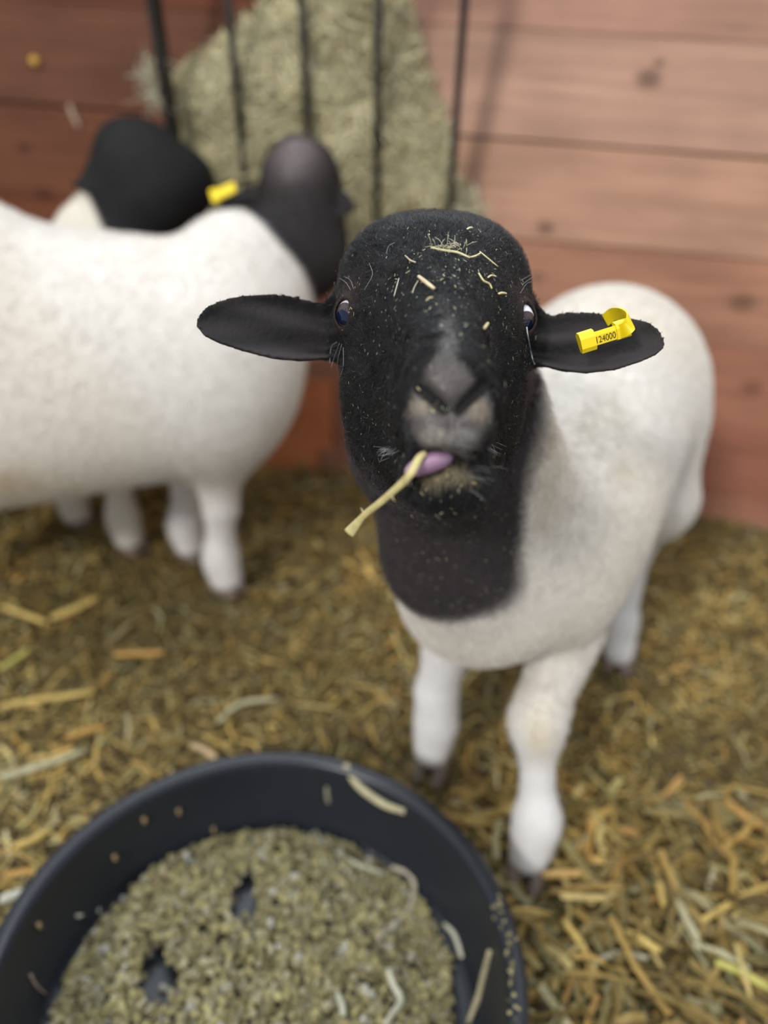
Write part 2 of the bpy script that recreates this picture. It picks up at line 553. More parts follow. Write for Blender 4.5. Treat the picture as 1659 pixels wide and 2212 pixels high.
def box_mesh(name, sx, sy, sz, bev=0.003):
    bm = bmesh.new(); bmesh.ops.create_cube(bm, size=1.0)
    bmesh.ops.scale(bm, vec=(sx, sy, sz), verts=bm.verts)
    bmesh.ops.bevel(bm, geom=list(bm.edges), offset=bev, segments=1, affect='EDGES')
    me = bpy.data.meshes.new(name); bm.to_mesh(me); bm.free(); return me

board_r = box_mesh('plank', 2.45, 0.026, 0.1990, 0.0012); board_r.materials.append(M_BOARD)
board_l = box_mesh('plank', 1.75, 0.026, 0.1990, 0.0012); board_l.materials.append(M_BOARD)
# board colours bottom to top: right of the rack, left of the rack (upper ones darkened in place of shade)
right_cols = [(0.36, 0.165, 0.105), (0.33, 0.135, 0.085), (0.37, 0.165, 0.105), (0.42, 0.21, 0.135), (0.50, 0.285, 0.195), (0.49, 0.29, 0.21), (0.45, 0.25, 0.18), (0.4, 0.2, 0.13)]
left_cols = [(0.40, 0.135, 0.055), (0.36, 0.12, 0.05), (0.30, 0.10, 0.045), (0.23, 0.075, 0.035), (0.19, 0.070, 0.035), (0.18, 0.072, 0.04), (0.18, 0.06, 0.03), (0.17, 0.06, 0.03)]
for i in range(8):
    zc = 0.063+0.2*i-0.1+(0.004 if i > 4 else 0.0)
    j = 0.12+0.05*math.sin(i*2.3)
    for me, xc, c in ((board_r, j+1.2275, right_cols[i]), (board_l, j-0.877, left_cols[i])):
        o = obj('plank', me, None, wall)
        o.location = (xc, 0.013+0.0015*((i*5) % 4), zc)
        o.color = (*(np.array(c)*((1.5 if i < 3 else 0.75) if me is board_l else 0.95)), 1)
# dark batten behind the gaps
back = obj('backing_board', box_mesh('backing_board', 4.3, 0.02, 1.46), mat_plain('dark_backing', (0.05, 0.03, 0.02), 0.9), wall)
back.location = (0.4, 0.047, 0.73)

# ================================================================== main sheep
RCAM = np.stack([CAM_R, CAM_U, -CAM_F])          # local: right, up, toward viewer

def ear_prim(base, tip, nrm, tab, cup, th=0.0024):
    """leaf-shaped cupped ear. tab rows: s, mid offset, half width (metres)"""
    base = np.array(base); tip = np.array(tip); e = unit(tip-base); L = np.linalg.norm(tip-base)
    n = unit(np.array(nrm)-e*(np.array(nrm)@e)); t = np.cross(n, e)
    if t[2] < 0: t = -t
    tab = np.array(tab)
    def f(p):
        q = p-base; s = (q@e)/L; w = q@n
        md = np.interp(s, tab[:, 0], tab[:, 1]); hw = np.interp(s, tab[:, 0], tab[:, 2])
        u = (q@t)-md
        x = np.clip(u/np.maximum(hw, 1e-4), -1.3, 1.3)
        sc = np.clip(1.15-0.75*s, 0.25, 1.1)
        w0 = -cup*sc*(1-np.minimum(x*x, 1.2))
        w0 += 0.0048*np.sin(x*5.5+0.6)*np.clip(1-1.1*s, 0, 1)
        dw = np.abs(w-w0)-th*(1.25-0.45*np.clip(s, 0, 1))
        de = np.maximum(np.abs(u)-hw, np.maximum((s-1)*L, (-0.1-s)*L))
        return np.maximum(dw*0.8, de*0.8)
    return f, (base+tip)/2, L/2+0.04

S = Sdf()
# --- trunk
S.add(f_cone((0.205, 0.91, 0.500), (0.340, 1.225, 0.500), 0.140, 0.155), 0.03)
S.add(f_cone((0.225, 0.93, 0.50), (0.365, 1.265, 0.535), 0.145, 0.162), 0.05)
S.add(f_ell((0.383, 1.285, 0.515), (0.163, 0.165, 0.185)), 0.05)
S.add(f_ell((0.136, 0.800, 0.480), (0.106, 0.115, 0.125)), 0.05)      # chest
S.add(f_ell((0.112, 0.790, 0.425), (0.070, 0.066, 0.068)), 0.03)      # brisket
S.add(f_ell((0.240, 0.84, 0.46), (0.078, 0.10, 0.120)), 0.04)          # shoulder
S.add(f_ell((0.105, 0.87, 0.42), (0.065, 0.09, 0.11)), 0.05)
# --- neck
S.add(f_cone((0.150, 0.815, 0.50), (0.045, 0.690, 0.80), 0.118, 0.074), 0.06)
S.add(f_cone((0.092, 0.745, 0.545), (0.040, 0.672, 0.76), 0.090, 0.060), 0.04)
# --- legs
FR = P(1130, 1885, Z=0.0); FL = P(927, 1660, Z=0.0); HR = P(1332, 1430, Z=0.0)
HL = np.array([0.235, 1.235, 0.0])
knee_r = P(1162, 1555, Y=0.745); elb_r = P(1228, 1360, Y=0.835)
S.add(f_cone(elb_r, knee_r, 0.048, 0.028), 0.03)
S.add(f_ell(knee_r, (0.0295, 0.030, 0.050)), 0.03)
fet_r = FR+np.array([0.008, 0.020, 0.100])
S.add(f_cone(knee_r, fet_r, 0.026, 0.0235), 0.03)
S.add(f_ell(fet_r-np.array([0, 0.004, 0.008]), (0.0285, 0.031, 0.05)), 0.03)
S.add(f_cone(fet_r, FR+np.array([0.002, 0.002, 0.044]), 0.028, 0.0285), 0.02)
knee_l = P(942, 1500, Y=0.895); elb_l = np.array([0.118, 0.90, 0.39])
S.add(f_cone(elb_l, knee_l, 0.048, 0.029), 0.03)
fet_l = FL+np.array([0.004, 0.018, 0.098])
S.add(f_cone(knee_l, fet_l, 0.027, 0.025), 0.03)
S.add(f_ell(fet_l-np.array([0, 0.004, 0.008]), (0.0285, 0.031, 0.05)), 0.03)
S.add(f_cone(fet_l, FL+np.array([0.0, 0.002, 0.044]), 0.029, 0.0285), 0.02)
for hoof_p, sx in ((HR, 1), (HL, -1)):
    hip = np.array([0.372+0.075*sx, 1.25, 0.45])
    stif = np.array([hoof_p[0]*0.5+hip[0]*0.5+0.01*sx, hoof_p[1]+0.03, 0.37])
    hock = hoof_p+np.array([0.004, 0.075, 0.235])
    S.add(f_cone(hip, stif, 0.105, 0.075), 0.05)
    S.add(f_cone(stif, hock, 0.062, 0.034), 0.04)
    fet = hoof_p+np.array([0, 0.03, 0.08])
    S.add(f_cone(hock, fet, 0.031, 0.025), 0.02)
    S.add(f_ell(fet, (0.030, 0.031, 0.034)), 0.02)
    S.add(f_cone(fet, hoof_p+np.array([0, 0, 0.028]), 0.028, 0.030), 0.015)
TRUNK_OPS = len(S.ops)
# --- head
S.add(f_ell(P(908, 520, d=0.672), (0.020, 0.014, 0.016), RCAM), 0.01)
S.add(f_ell(P(962, 522, d=0.672), (0.020, 0.014, 0.016), RCAM), 0.01)
S.add(f_cone(P(935, 700, d=0.665), P(930, 960, d=0.715), 0.066, 0.070), 0.05)   # poll into throat
S.add(f_ell(P(934, 645, d=0.655), (0.0765, 0.0625, 0.070), RCAM), 0.03)          # cranium
S.add(f_ell(P(856, 604, d=0.662), (0.043,)*3), 0.02)
S.add(f_ell(P(1020, 606, d=0.662), (0.043,)*3), 0.02)
S.add(f_ell(P(937, 745, d=0.61), (0.066, 0.060, 0.062), RCAM), 0.03)
S.add(f_ell(P(935, 875, d=0.625), (0.0735, 0.076, 0.055), RCAM), 0.03)           # cheeks
S.add(f_cone(P(936, 625, d=0.612), P(966, 812, d=0.492), 0.042, 0.0225), 0.03)   # nose bridge
S.add(f_cone(P(945, 625, d=0.580), P(971, 820, d=0.481), 0.016, 0.013), 0.022)   # ridge
S.add(f_cone(P(940, 850, d=0.585), P(968, 890, d=0.50), 0.050, 0.029), 0.025)
S.add(f_ell(P(971, 878, d=0.487), (0.0285, 0.030, 0.0225), RCAM), 0.018)         # muzzle
S.add(f_ell(P(938, 930, d=0.474), (0.0150, 0.0125, 0.011), RCAM), 0.012)         # lip halves
S.add(f_ell(P(1008, 928, d=0.474), (0.0150, 0.0125, 0.011), RCAM), 0.012)
S.add(f_cone(P(936, 965, d=0.605), P(960, 1022, d=0.515), 0.049, 0.026), 0.02)   # lower jaw
S.add(f_ell(P(968, 1034, d=0.497), (0.0275, 0.0185, 0.022), RCAM), 0.015)        # chin
EYES = []
for (px, py, sd) in ((765, 682, -1), (1114, 690, 1)):
    c = P(px, py, d=0.616)
    out = unit(CAM_R*sd*0.62+CAM_U*(-0.05)+(-CAM_F)*0.78)
    EYES.append((c, out, sd))
    S.add(f_ell(c, (0.0172,)*3), 0.012)
    S.add(f_cone(P(px-sd*14, py-36, d=0.622), P(px+sd*6, py-30, d=0.632), 0.0115, 0.0105), 0.010)   # brow
S.add(ear_prim(P(735, 722, d=0.650), P(425, 692, d=0.612), -CAM_F+0.25*CAM_U,
      [(-0.2, 0, 0.016), (0, 0.000, 0.0185), (0.12, 0.000, 0.0255), (0.3, 0.0010, 0.0300), (0.48, 0.0012, 0.0300), (0.68, 0.0015, 0.0255), (0.85, 0.0005, 0.0188), (0.95, -0.0008, 0.0120), (1.0, -0.001, 0.0035)], 0.012), 0.02)
S.add(ear_prim(P(1135, 738, d=0.650), P(1436, 740, d=0.612), -CAM_F+0.25*CAM_U,
      [(-0.2, 0, 0.016), (0, 0.000, 0.0175), (0.12, 0.001, 0.0235), (0.3, 0.000, 0.0278), (0.48, -0.0008, 0.0282), (0.68, -0.0005, 0.0245), (0.85, 0.001, 0.0180), (0.95, 0.001, 0.0115), (1.0, 0.000, 0.0035)], 0.011), 0.02)
# carve eyes, nostrils, mouth
for c, out, sd in EYES:
    t1 = unit(np.cross(CAM_U, out)); t2 = np.cross(out, t1)
    S.sub(f_ell(c, (0.0148,)*3), 0.001)
    S.sub(f_ell(c+out*0.016, (0.0078, 0.0104, 0.013), np.stack([t1, t2, out])), 0.003)
for a, b_, r in (((905, 838, .4665), (960, 884, .461), 0.0042), ((1043, 834, .4665), (990, 886, .461), 0.0040)):
    S.sub(f_cone(P(a[0], a[1], d=a[2]), P(b_[0], b_[1], d=b_[2]), r*1.15, r*0.95), 0.005)
S.sub(f_cone(P(975, 892, d=0.4615), P(972, 975, d=0.461), 0.0012, 0.0016), 0.003)
S.sub(f_cone(P(872, 982, d=0.480), P(940, 984, d=0.468), 0.0030, 0.0042), 0.003)
S.sub(f_cone(P(940, 984, d=0.468), P(1012, 976, d=0.476), 0.0034, 0.0020), 0.003)
S.sub(f_ell(P(925, 1000, d=0.472), (0.0155, 0.0085, 0.013), RCAM), 0.004)

xs = axis(-0.19, 0.62, [(-0.16, 0.003), (0.245, 0.0019), (0.62, 0.005)])
ys = axis(0.36, 1.52, [(0.71, 0.0017), (0.86, 0.003), (1.52, 0.0055)])
zs = axis(0.012, 1.0, [(0.60, 0.005), (0.74, 0.003), (0.985, 0.0018)])
V1, Q1 = surface_net(S, xs, ys, zs)
N1 = vert_normals(V1, Q1)
print('main sheep', len(V1), len(Q1))

def pix(p):
    q = p-np.array([0, 0, CAM_H]); d = q@CAM_F
    return CX+F_PX*(q@CAM_R)/d, CY-F_PX*(q@CAM_U)/d, d

# coat colours: black head, brown-black neck, white fleece
nk_c = np.array([0.085, 0.685, 0.505]); nk_n = unit((-0.42, -0.42, 0.80))
nk_a = (V1-np.array([0.085, 0.685, 0.495]))@unit((-0.10, -0.40, 0.90)); nk_b = (V1-P(1132, 1120, d=0.82))@(-unit(np.cross(ray(1118, 1120), P(1136, 940, d=0.9)-P(1108, 1210, d=0.82)))*np.sign(np.cross(ray(1118, 1120), P(1136, 940, d=0.9)-P(1108, 1210, d=0.82))[0]))
nk_h = np.clip(0.5+0.5*(nk_b-nk_a)/0.11, 0, 1)
nk_d = nk_b*(1-nk_h)+nk_a*nk_h-0.11*nk_h*(1-nk_h)+0.007*noise(V1, 45, 11)
black = np.maximum(sstep(-0.010, 0.010, nk_d), sstep(0.755, 0.775, V1[:, 2])*sstep(0.75, 0.71, V1[:, 1]))
hd_c = P(935, 1010, d=0.60); hd_n = unit(0.9*CAM_U-0.55*CAM_F)
headm = sstep(-0.02, 0.015, (V1-hd_c)@hd_n)*black
BLACK = np.array([0.0062, 0.0060, 0.0066]); NECK = np.array([0.064, 0.055, 0.057]); WHITE = np.array([0.77, 0.735, 0.685])
colr = WHITE[None]*(1-0.06*np.clip(noise(V1, 14, 5), 0, 1)[:, None]*np.array([0.4, 0.8, 1.6]))
leg = sstep(0.34, 0.22, V1[:, 2])[:, None]
colr = colr*(1-leg)+np.array([0.80, 0.785, 0.77])*leg
# dirt stains on the shoulder and the yellowed knee
for (px, py, Y, r, c, a) in ((1190, 1000, 0.95, 0.020, (0.42, 0.30, 0.16), .35), (1180, 1070, 0.93, 0.016, (0.42, 0.30, 0.16), .35), (1185, 945, 0.97, 0.014, (0.36, 0.24, 0.12), .55), (1165, 1120, 0.90, 0.012, (0.45, 0.30, 0.18), .4), (1262, 925, 1.05, 0.022, (0.5, 0.44, 0.32), .45), (1325, 905, 1.1, 0.022, (0.5, 0.44, 0.30), .45), (1345, 1015, 1.1, 0.014, (0.45, 0.38, 0.22), .5), (1230, 1010, 1.0, 0.02, (0.5, 0.44, 0.32), .3), (1160, 1595, 0.71, 0.026, (0.62, 0.50, 0.24), .5)):
    vx, vy, vd = pix(V1)
    g = np.exp(-(((vx-px)**2+((vy-py)*0.6)**2)/(r*F_PX/1.15)**2))*a*(N1@-CAM_F > 0)
    g = np.clip(0.6*g*(1+0.7*noise(V1, 60, 31)), 0, 1)
    colr = colr*(1-g[:, None])+np.array(c)*g[:, None]
colr = colr*(1-black[:, None])+NECK*black[:, None]
colr = colr*(1-headm[:, None])+BLACK*headm[:, None]
# muzzle skin: grey brown above and between the nostrils, tan on the lips
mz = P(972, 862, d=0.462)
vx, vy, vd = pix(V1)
m_half = np.interp(vy, [640, 700, 770, 830, 870, 930, 975, 985], [9, 15, 30, 70, 92, 84, 62, 0])  # narrow upper part: sparse-haired nose bridge, greyed to paint in its sheen
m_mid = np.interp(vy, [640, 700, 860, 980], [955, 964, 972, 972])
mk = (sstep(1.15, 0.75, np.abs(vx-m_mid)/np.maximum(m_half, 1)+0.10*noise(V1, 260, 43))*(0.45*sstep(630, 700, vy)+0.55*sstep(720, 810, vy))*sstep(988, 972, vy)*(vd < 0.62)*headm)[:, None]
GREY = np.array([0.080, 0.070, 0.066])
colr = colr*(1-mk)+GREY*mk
for (px, py, d, rx, ry, c, a) in ((908, 880, .468, .010, .007, (.27, .225, .16), .65), (1030, 890, .467, .010, .009, (.27, .215, .14), .6), (940, 950, .465, .011, .009, (.30, .28, .24), .8), (1000, 950, .465, .010, .008, (.26, .25, .24), .7), (938, 1030, .476, .010, .005, (.40, .33, .20), .9), (975, 1014, .474, .014, .006, (.40, .33, .20), .95), (865, 935, .475, .008, .010, (.03, .03, .032), .8), (1010, 1020, .474, .012, .005, (.2, .17, .11), .6)):
    q = (V1-P(px, py, d=d))@RCAM.T/np.array([rx, ry, 0.014])
    g = (sstep(1.2, 0.3, np.linalg.norm(q, axis=1))*a*(0.85+0.3*noise(V1, 900, 41)))[:, None]
    g = np.clip(g, 0, 1)
    colr = colr*(1-g)+np.array(c)*g
nd = np.full(len(V1), 1.0)
for a, b_ in (((905, 838, .4665), (960, 884, .461)), ((1043, 834, .4665), (990, 886, .461))):
    f_, _, _ = f_cone(P(a[0], a[1], d=a[2]+0.003), P(b_[0], b_[1], d=b_[2]+0.003), 0.0036, 0.0034); nd = np.minimum(nd, f_(V1))
g = sstep(0.0012, -0.0008, nd)[:, None]
colr = colr*(1-g)+np.array([0.006, 0.005, 0.005])*g
# brown rims round the eyes
for c, out, sd in EYES:
    g = (sstep(0.034, 0.016, np.linalg.norm(V1-(c+CAM_U*0.006), axis=1))*0.8)[:, None]
    colr = colr*(1-g)+np.array([0.022, 0.0125, 0.009])*g
# inside of the ears a little warmer
earm = ((np.abs((V1-P(937, 700, d=0.63))@CAM_R) > 0.088) & (headm > 0.5)).astype(float)
es = V1@np.stack([CAM_R*22, CAM_U*210, CAM_F*40], 1)
estr = 0.55+0.65*np.clip(noise(es, 1.0, 77)+0.5*noise(es*2.3, 1.0, 78), -0.6, 1.6)
colr = colr*(1-earm[:, None]*0.8)+np.array([0.036, 0.029, 0.030])*estr[:, None]*earm[:, None]*0.8

main = empty('sheep', (0.26, 0.98, 0.0))
tag(main, 'black-headed white sheep facing the camera with a straw in its mouth', 'sheep', 'sheep in the pen')
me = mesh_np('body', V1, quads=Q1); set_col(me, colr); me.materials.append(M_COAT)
body = bpy.data.objects.new('body', me); COL.objects.link(body); adopt(body, main)
BVH = BVHTree.FromPolygons([tuple(v) for v in V1.tolist()], Q1.tolist())

def on_head(px, py, lift=0.001):
    h = BVH.ray_cast(Vector((0, 0, CAM_H)), Vector(ray(px, py)).normalized())
    if h[0] is None: return None, None
    n = np.array(h[1]);
    if n@CAM_F > 0: n = -n
    return np.array(h[0])+n*lift, n

# fur -----------------------------------------------------------------------
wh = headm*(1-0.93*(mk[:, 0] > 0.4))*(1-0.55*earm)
for c, out, sd in EYES:
    wh = wh*sstep(0.0135, 0.019, np.linalg.norm(V1-(c+out*0.0125), axis=1))
p, k = sample_quads(V1, Q1, 95000, wh)
nn = N1[k]
NOSE = P(970, 860, d=0.46); CRN = P(934, 620, d=0.66); hw_ = unit(CRN-NOSE)
flow = np.tile(hw_, (len(p), 1))*0.8+(p-P(936, 640, d=0.62))*5.0
flow += 0.26*np.stack([noise(p, 90, 51), noise(p, 90, 52), noise(p, 90, 53)], 1)+0.26*np.stack([noise(p, 420, 56), noise(p, 420, 57), noise(p, 420, 58)], 1)+rng.normal(size=p.shape)*0.14
top = sstep(0.015, 0.05, (p-P(936, 650, d=0.62))@CAM_U)
ln = (0.0072+0.0040*top)*(0.7+0.6*rng.random(len(p)))
ln *= 1-0.68*earm[k]
shade = (0.4+2.2*rng.random(len(p))**3)[:, None]
shade *= (1+0.9*np.clip(noise(p, 160, 55), 0, 2))[:, None]
grey = (rng.random(len(p)) < 0.03)[:, None]
hc = np.where(grey, np.array([0.16, 0.165, 0.175])*rng.random((len(p), 1)), colr[k]*shade)
hair('head_fur', p, flow, nn, ln, np.full(len(p), 0.00018), hc, M_FUR, main, lift=0.40, curl=0.12)

# chin and lip bristles
chin_w = headm*sstep(0.036, 0.02, np.linalg.norm((V1-P(972, 1040, d=0.485))@RCAM.T*np.array([0.8, 1.0, 1.0]), axis=1))
p, k = sample_quads(V1, Q1, 5000, chin_w)
flow = np.tile(-CAM_U*0.8+(-CAM_F)*0.2, (len(p), 1))+(p-P(955, 1000, d=0.50))*14+rng.normal(size=p.shape)*0.18
hair('chin_hair', p, flow, N1[k], 0.008+0.006*rng.random(len(p)), np.full(len(p), 0.00015), colr[k]*0.9+0.035*rng.random((len(p), 1))**2, M_FUR, main, lift=0.5)

# neck wool
wn_ = black*(1-headm)
p, k = sample_quads(V1, Q1, 45000, wn_)
flow = np.array([0, -0.1, -1.0])+rng.normal(size=p.shape)*0.7+0.7*np.stack([noise(p, 70, 61), noise(p, 70, 62), noise(p, 70, 63)], 1)
hair('neck_wool', p, flow, N1[k], 0.009+0.008*rng.random(len(p)), np.full(len(p), 0.00024), colr[k]*(0.7+0.9*rng.random((len(p), 1))), M_WOOL, main, lift=0.6, curl=0.3)

# white fleece
ww = (1-black)*sstep(0.20, 0.34, V1[:, 2])
p, k = sample_quads(V1, Q1, 90000, ww+0.12*(1-black))
flow = np.array([0.1, 0.2, -1.0])+rng.normal(size=p.shape)*0.8
hair('fleece', p, flow, N1[k], 0.008+0.008*rng.random(len(p)), np.full(len(p), 0.00035), colr[k]*(0.92+0.16*rng.random((len(p), 1))), M_WOOL, main, lift=0.55, curl=0.35)

# eyes ------------------------------------------------------------------------
def mat_eye():
    m, nt, b = new_mat('sheep_eye')
    tc = nt.nodes.new('ShaderNodeTexCoord')
    sep = nt.nodes.new('ShaderNodeSeparateXYZ'); nt.links.new(tc.outputs['Object'], sep.inputs[0])
    # local +Z is the gaze; radius 0.0145
    def dist(sx, sy):
        c = nt.nodes.new('ShaderNodeCombineXYZ')
        for k, s in ((0, sx), (1, sy)):
            mm = nt.nodes.new('ShaderNodeMath'); mm.operation = 'MULTIPLY'; mm.inputs[1].default_value = s
            nt.links.new(sep.outputs[k], mm.inputs[0]); nt.links.new(mm.outputs[0], c.inputs[k])
        l = nt.nodes.new('ShaderNodeVectorMath'); l.operation = 'LENGTH'; nt.links.new(c.outputs[0], l.inputs[0])
        return l.outputs['Value']
    def step(v, a, b_):
        r = nt.nodes.new('ShaderNodeMapRange'); r.interpolation_type = 'SMOOTHSTEP'
        r.inputs['From Min'].default_value = a; r.inputs['From Max'].default_value = b_
        nt.links.new(v, r.inputs['Value']); return r.outputs['Result']
    iris = step(dist(1, 1), 0.0108, 0.0113)
    pup = step(dist(1, 1.25), 0.0070, 0.0078)
    nz_ = nt.nodes.new('ShaderNodeTexNoise'); nz_.inputs['Scale'].default_value = 900; nt.links.new(tc.outputs['Object'], nz_.inputs['Vector'])
    ic = nt.nodes.new('ShaderNodeMix'); ic.data_type = 'RGBA'
    ic.inputs['A'].default_value = (0.018, 0.010, 0.012, 1); ic.inputs['B'].default_value = (0.10, 0.075, 0.075, 1)
    nt.links.new(nz_.outputs['Fac'], ic.inputs['Factor'])
    m1 = nt.nodes.new('ShaderNodeMix'); m1.data_type = 'RGBA'
    m1.inputs['A'].default_value = (0.002, 0.006, 0.030, 1); nt.links.new(ic.outputs['Result'], m1.inputs['B']); nt.links.new(pup, m1.inputs['Factor'])
    m2 = nt.nodes.new('ShaderNodeMix'); m2.data_type = 'RGBA'
    nt.links.new(m1.outputs['Result'], m2.inputs['A']); m2.inputs['B'].default_value = (0.86, 0.84, 0.92, 1); nt.links.new(iris, m2.inputs['Factor'])
    nt.links.new(m2.outputs['Result'], b.inputs['Base Color'])
    b.inputs['Roughness'].default_value = 0.08; b.inputs['Specular IOR Level'].default_value = 0.5
    return m
M_EYE = mat_eye()
bm = bmesh.new(); bmesh.ops.create_uvsphere(bm, u_segments=40, v_segments=24, radius=0.0145)
eye_me = bpy.data.meshes.new('eye'); bm.to_mesh(eye_me); bm.free(); eye_me.materials.append(M_EYE)
eye_me.polygons.foreach_set('use_smooth', np.ones(len(eye_me.polygons), bool))
for c, out, sd in EYES:
    gaze = unit(out-CAM_U*(0.62 if sd > 0 else 0.25)+(CAM_R*sd*(-0.05 if sd > 0 else 0.14)))
    o = obj('eye', eye_me)
    o.matrix_world = Matrix.Translation(Vector(c)) @ Vector(gaze).to_track_quat('Z', 'Y').to_matrix().to_4x4()
    mw = o.matrix_world.copy(); o.parent = main; o.matrix_parent_inverse = Matrix.Translation(-Vector(main.location)); o.matrix_basis = mw
    o['label'] = 'dark eye with a white crescent of sclera above'

# tongue
bm = bmesh.new(); bmesh.ops.create_uvsphere(bm, u_segments=32, v_segments=20, radius=1.0)
tv = np.array([v.co for v in bm.verts]); me = bpy.data.meshes.new('tongue'); bm.to_mesh(me); bm.free()
tw = tv*np.array([0.0160, 0.0074, 0.0130]); tw[:, 1] += 0.28*tw[:, 0]-5.0*tw[:, 0]**2
wv = P(928, 1000, d=0.480)+tw@RCAM
me.vertices.foreach_set('co', wv.astype(np.float32).ravel()); me.polygons.foreach_set('use_smooth', np.ones(len(me.polygons), bool))
me.update(); o = obj('tongue', me, M_TONGUE); adopt(o, main); o['label'] = 'glossy lilac pink tongue'

# hooves: two claws each
def claw_mesh():
    prof = [(0.000, 1.00, 0.000), (0.012, 0.97, 0.004), (0.030, 0.82, 0.012), (0.046, 0.66, 0.019), (0.050, 0.40, 0.020)]
    V = []; Q = []; n = 12
    for z, s, bk in prof:
        for k in range(n):
            a = 2*math.pi*k/n
            x = 0.0135*math.cos(a); y = 0.030*math.sin(a)
            if y < 0: x *= 1-0.25*(y/0.030)**2
            V.append((x*(0.75+0.25*s), y*s+bk, z))
    for i in range(len(prof)-1):
        for k in range(n):
            Q.append((i*n+k, i*n+(k+1) % n, (i+1)*n+(k+1) % n, (i+1)*n+k))
    V += [(0, 0, 0), (0, prof[-1][2], prof[-1][0])]
    T_ = []
    for k in range(n):
        T_ += [(len(V)-2, (k+1) % n, k), (len(V)-1, (len(prof)-1)*n+k, (len(prof)-1)*n+(k+1) % n)]
    return np.array(V, float), np.array(Q), np.array(T_)
cl = claw_mesh()
hoof_v = join([(cl[0]+np.array([-0.0155, 0, 0]), cl[1], cl[2]), (cl[0]+np.array([0.0155, 0, 0]), cl[1], cl[2])])
hoof_me = mesh_np('hoof', hoof_v[0], quads=hoof_v[1], tris=hoof_v[2]); hoof_me.materials.append(M_HOOF)
def add_hoof(parent, p, yaw, sc=1.0):
    o = obj('hoof', hoof_me, None, parent)
    o.location = Vector(p)-parent.location; o.rotation_euler = (0, 0, yaw); o.scale = (sc,)*3
    return o
for hp, yaw in ((FR, 0.30), (FL, 0.30), (HR, 0.4), (HL, 0.4)):
    add_hoof(main, hp+np.array([0, -0.010, -0.006]), -yaw, 1.04)

# whiskers, long pale hairs round the eyes and the white thread below the right eye
wl = []
def thread(pxs, r, lift=0.004):
    pts = []
    for x, y in pxs:
        q, n_ = on_head(x, y, lift)
        if q is None: q = P(x, y, d=0.63)
        pts.append(q)
    return tube(smooth_line(pts, 4), r, sides=4)
for pxs, r in (([(744, 742), (728, 768), (715, 795)], .00013), ([(749, 745), (741, 775), (728, 800)], .00013), ([(752, 752), (752, 790), (745, 815)], .00013), ([(738, 738), (722, 758), (712, 785)], .00016),
               ([(858, 533), (846, 540), (841, 556)], .00014), ([(806, 575), (813, 600), (796, 632)], .00014), ([(742, 605), (755, 618), (764, 634)], .00013), ([(752, 602), (764, 612), (772, 630)], .00013),
               ([(1142, 600), (1130, 610), (1120, 622)], .00014), ([(1138, 612), (1128, 620), (1116, 640)], .00013), ([(1136, 597), (1122, 607), (1115, 612)], .00013)):
    wl.append(thread(pxs, r))
for i in range(9):
    x = 990+70*random.random(); y = 1005+75*random.random()
    q, n_ = on_head(x, y, 0)
    if q is None: continue
    d_ = unit(CAM_R*(0.4+0.5*random.random())-CAM_U*(0.7*random.random()-0.1)+n_*0.6)
    L = 0.010+0.010*random.random()
    wl.append(tube([q, q+d_*L*0.5, q+d_*L-CAM_U*0.002], [.00009, .00007, .00004], sides=4))
for i in range(26):   # white tufts at the corners of the mouth
    x, y = ((848, 972) if i < 20 else (1058, 962)); x += random.gauss(0, 9); y += random.gauss(0, 6)
    q, n_ = on_head(x, y, 0)
    if q is None: continue
    d_ = unit(CAM_R*(-0.5 if i < 20 else 0.5)-CAM_U*0.5+n_*0.5+rng.normal(size=3)*0.3)
    wl.append(tube([q, q+d_*0.005, q+d_*0.009], [.00014, .00011, .00005], sides=4))
v, q, t = join(wl)
o = obj('whiskers', mesh_np('whiskers', v, quads=q, tris=t), mat_plain('white_hair', (0.36, 0.36, 0.37), 0.4)); adopt(o, main); o['kind'] = 'stuff'
v, q, t = thread([(1133, 706), (1136, 730), (1142, 760), (1152, 785), (1166, 804)], .00062, 0.002)
o = obj('eye_thread', mesh_np('eye_thread', v, quads=q, tris=t), mat_plain('pale_thread', (0.42, 0.47, 0.48), 0.3)); adopt(o, main)
o['label'] = 'pale thread hanging from the corner of the eye'

# ear tag ---------------------------------------------------------------------
tagp = empty('ear_tag', (0, 0, 0)); tagp.parent = main; tagp.matrix_parent_inverse = Matrix.Translation(-Vector(main.location))
tagp['label'] = 'yellow numbered loop tag in the ear'
tA, nA = on_head(1265, 738, 0); tB, nB = on_head(1352, 712, 0)
td = 0.597
tA = P(1262, 737, d=td); tB = P(1352, 709, d=td)
te = unit(tB-tA); tn = unit(-CAM_F-te*(-CAM_F@te)); tu = np.cross(tn, te)
if tu@CAM_U < 0: tu = -tu
tL = np.linalg.norm(tB-tA)
def tpt(x, y, z): return tA+te*x+tu*y+tn*z
def prism(poly, x0, x1):
    n = len(poly)
    V = [tpt(x0, *p_) for p_ in poly]+[tpt(x1, *p_) for p_ in poly]
    Q = [(k, (k+1) % n, n+(k+1) % n, n+k) for k in range(n)]
    V += [tpt(x0, *np.mean(poly, 0)), tpt(x1, *np.mean(poly, 0))]
    T_ = []
    for k in range(n):
        T_ += [(2*n, (k+1) % n, k), (2*n+1, n+k, n+(k+1) % n)]
    return np.array(V), np.array(Q), np.array(T_)
mm_ = 0.001
bar = [(-6.0*mm_, -2*mm_), (-6.2*mm_, 1.0*mm_), (0.6*mm_, 4.2*mm_), (4.0*mm_, 4.2*mm_), (4.6*mm_, -2*mm_)]
endb = [(-6.6*mm_, -3*mm_), (-9.0*mm_, 1*mm_), (-6.5*mm_, 4.2*mm_), (0.4*mm_, 6.2*mm_), (5.2*mm_, 5.6*mm_), (7.6*mm_, 1.5*mm_), (6.0*mm_, -3*mm_)]
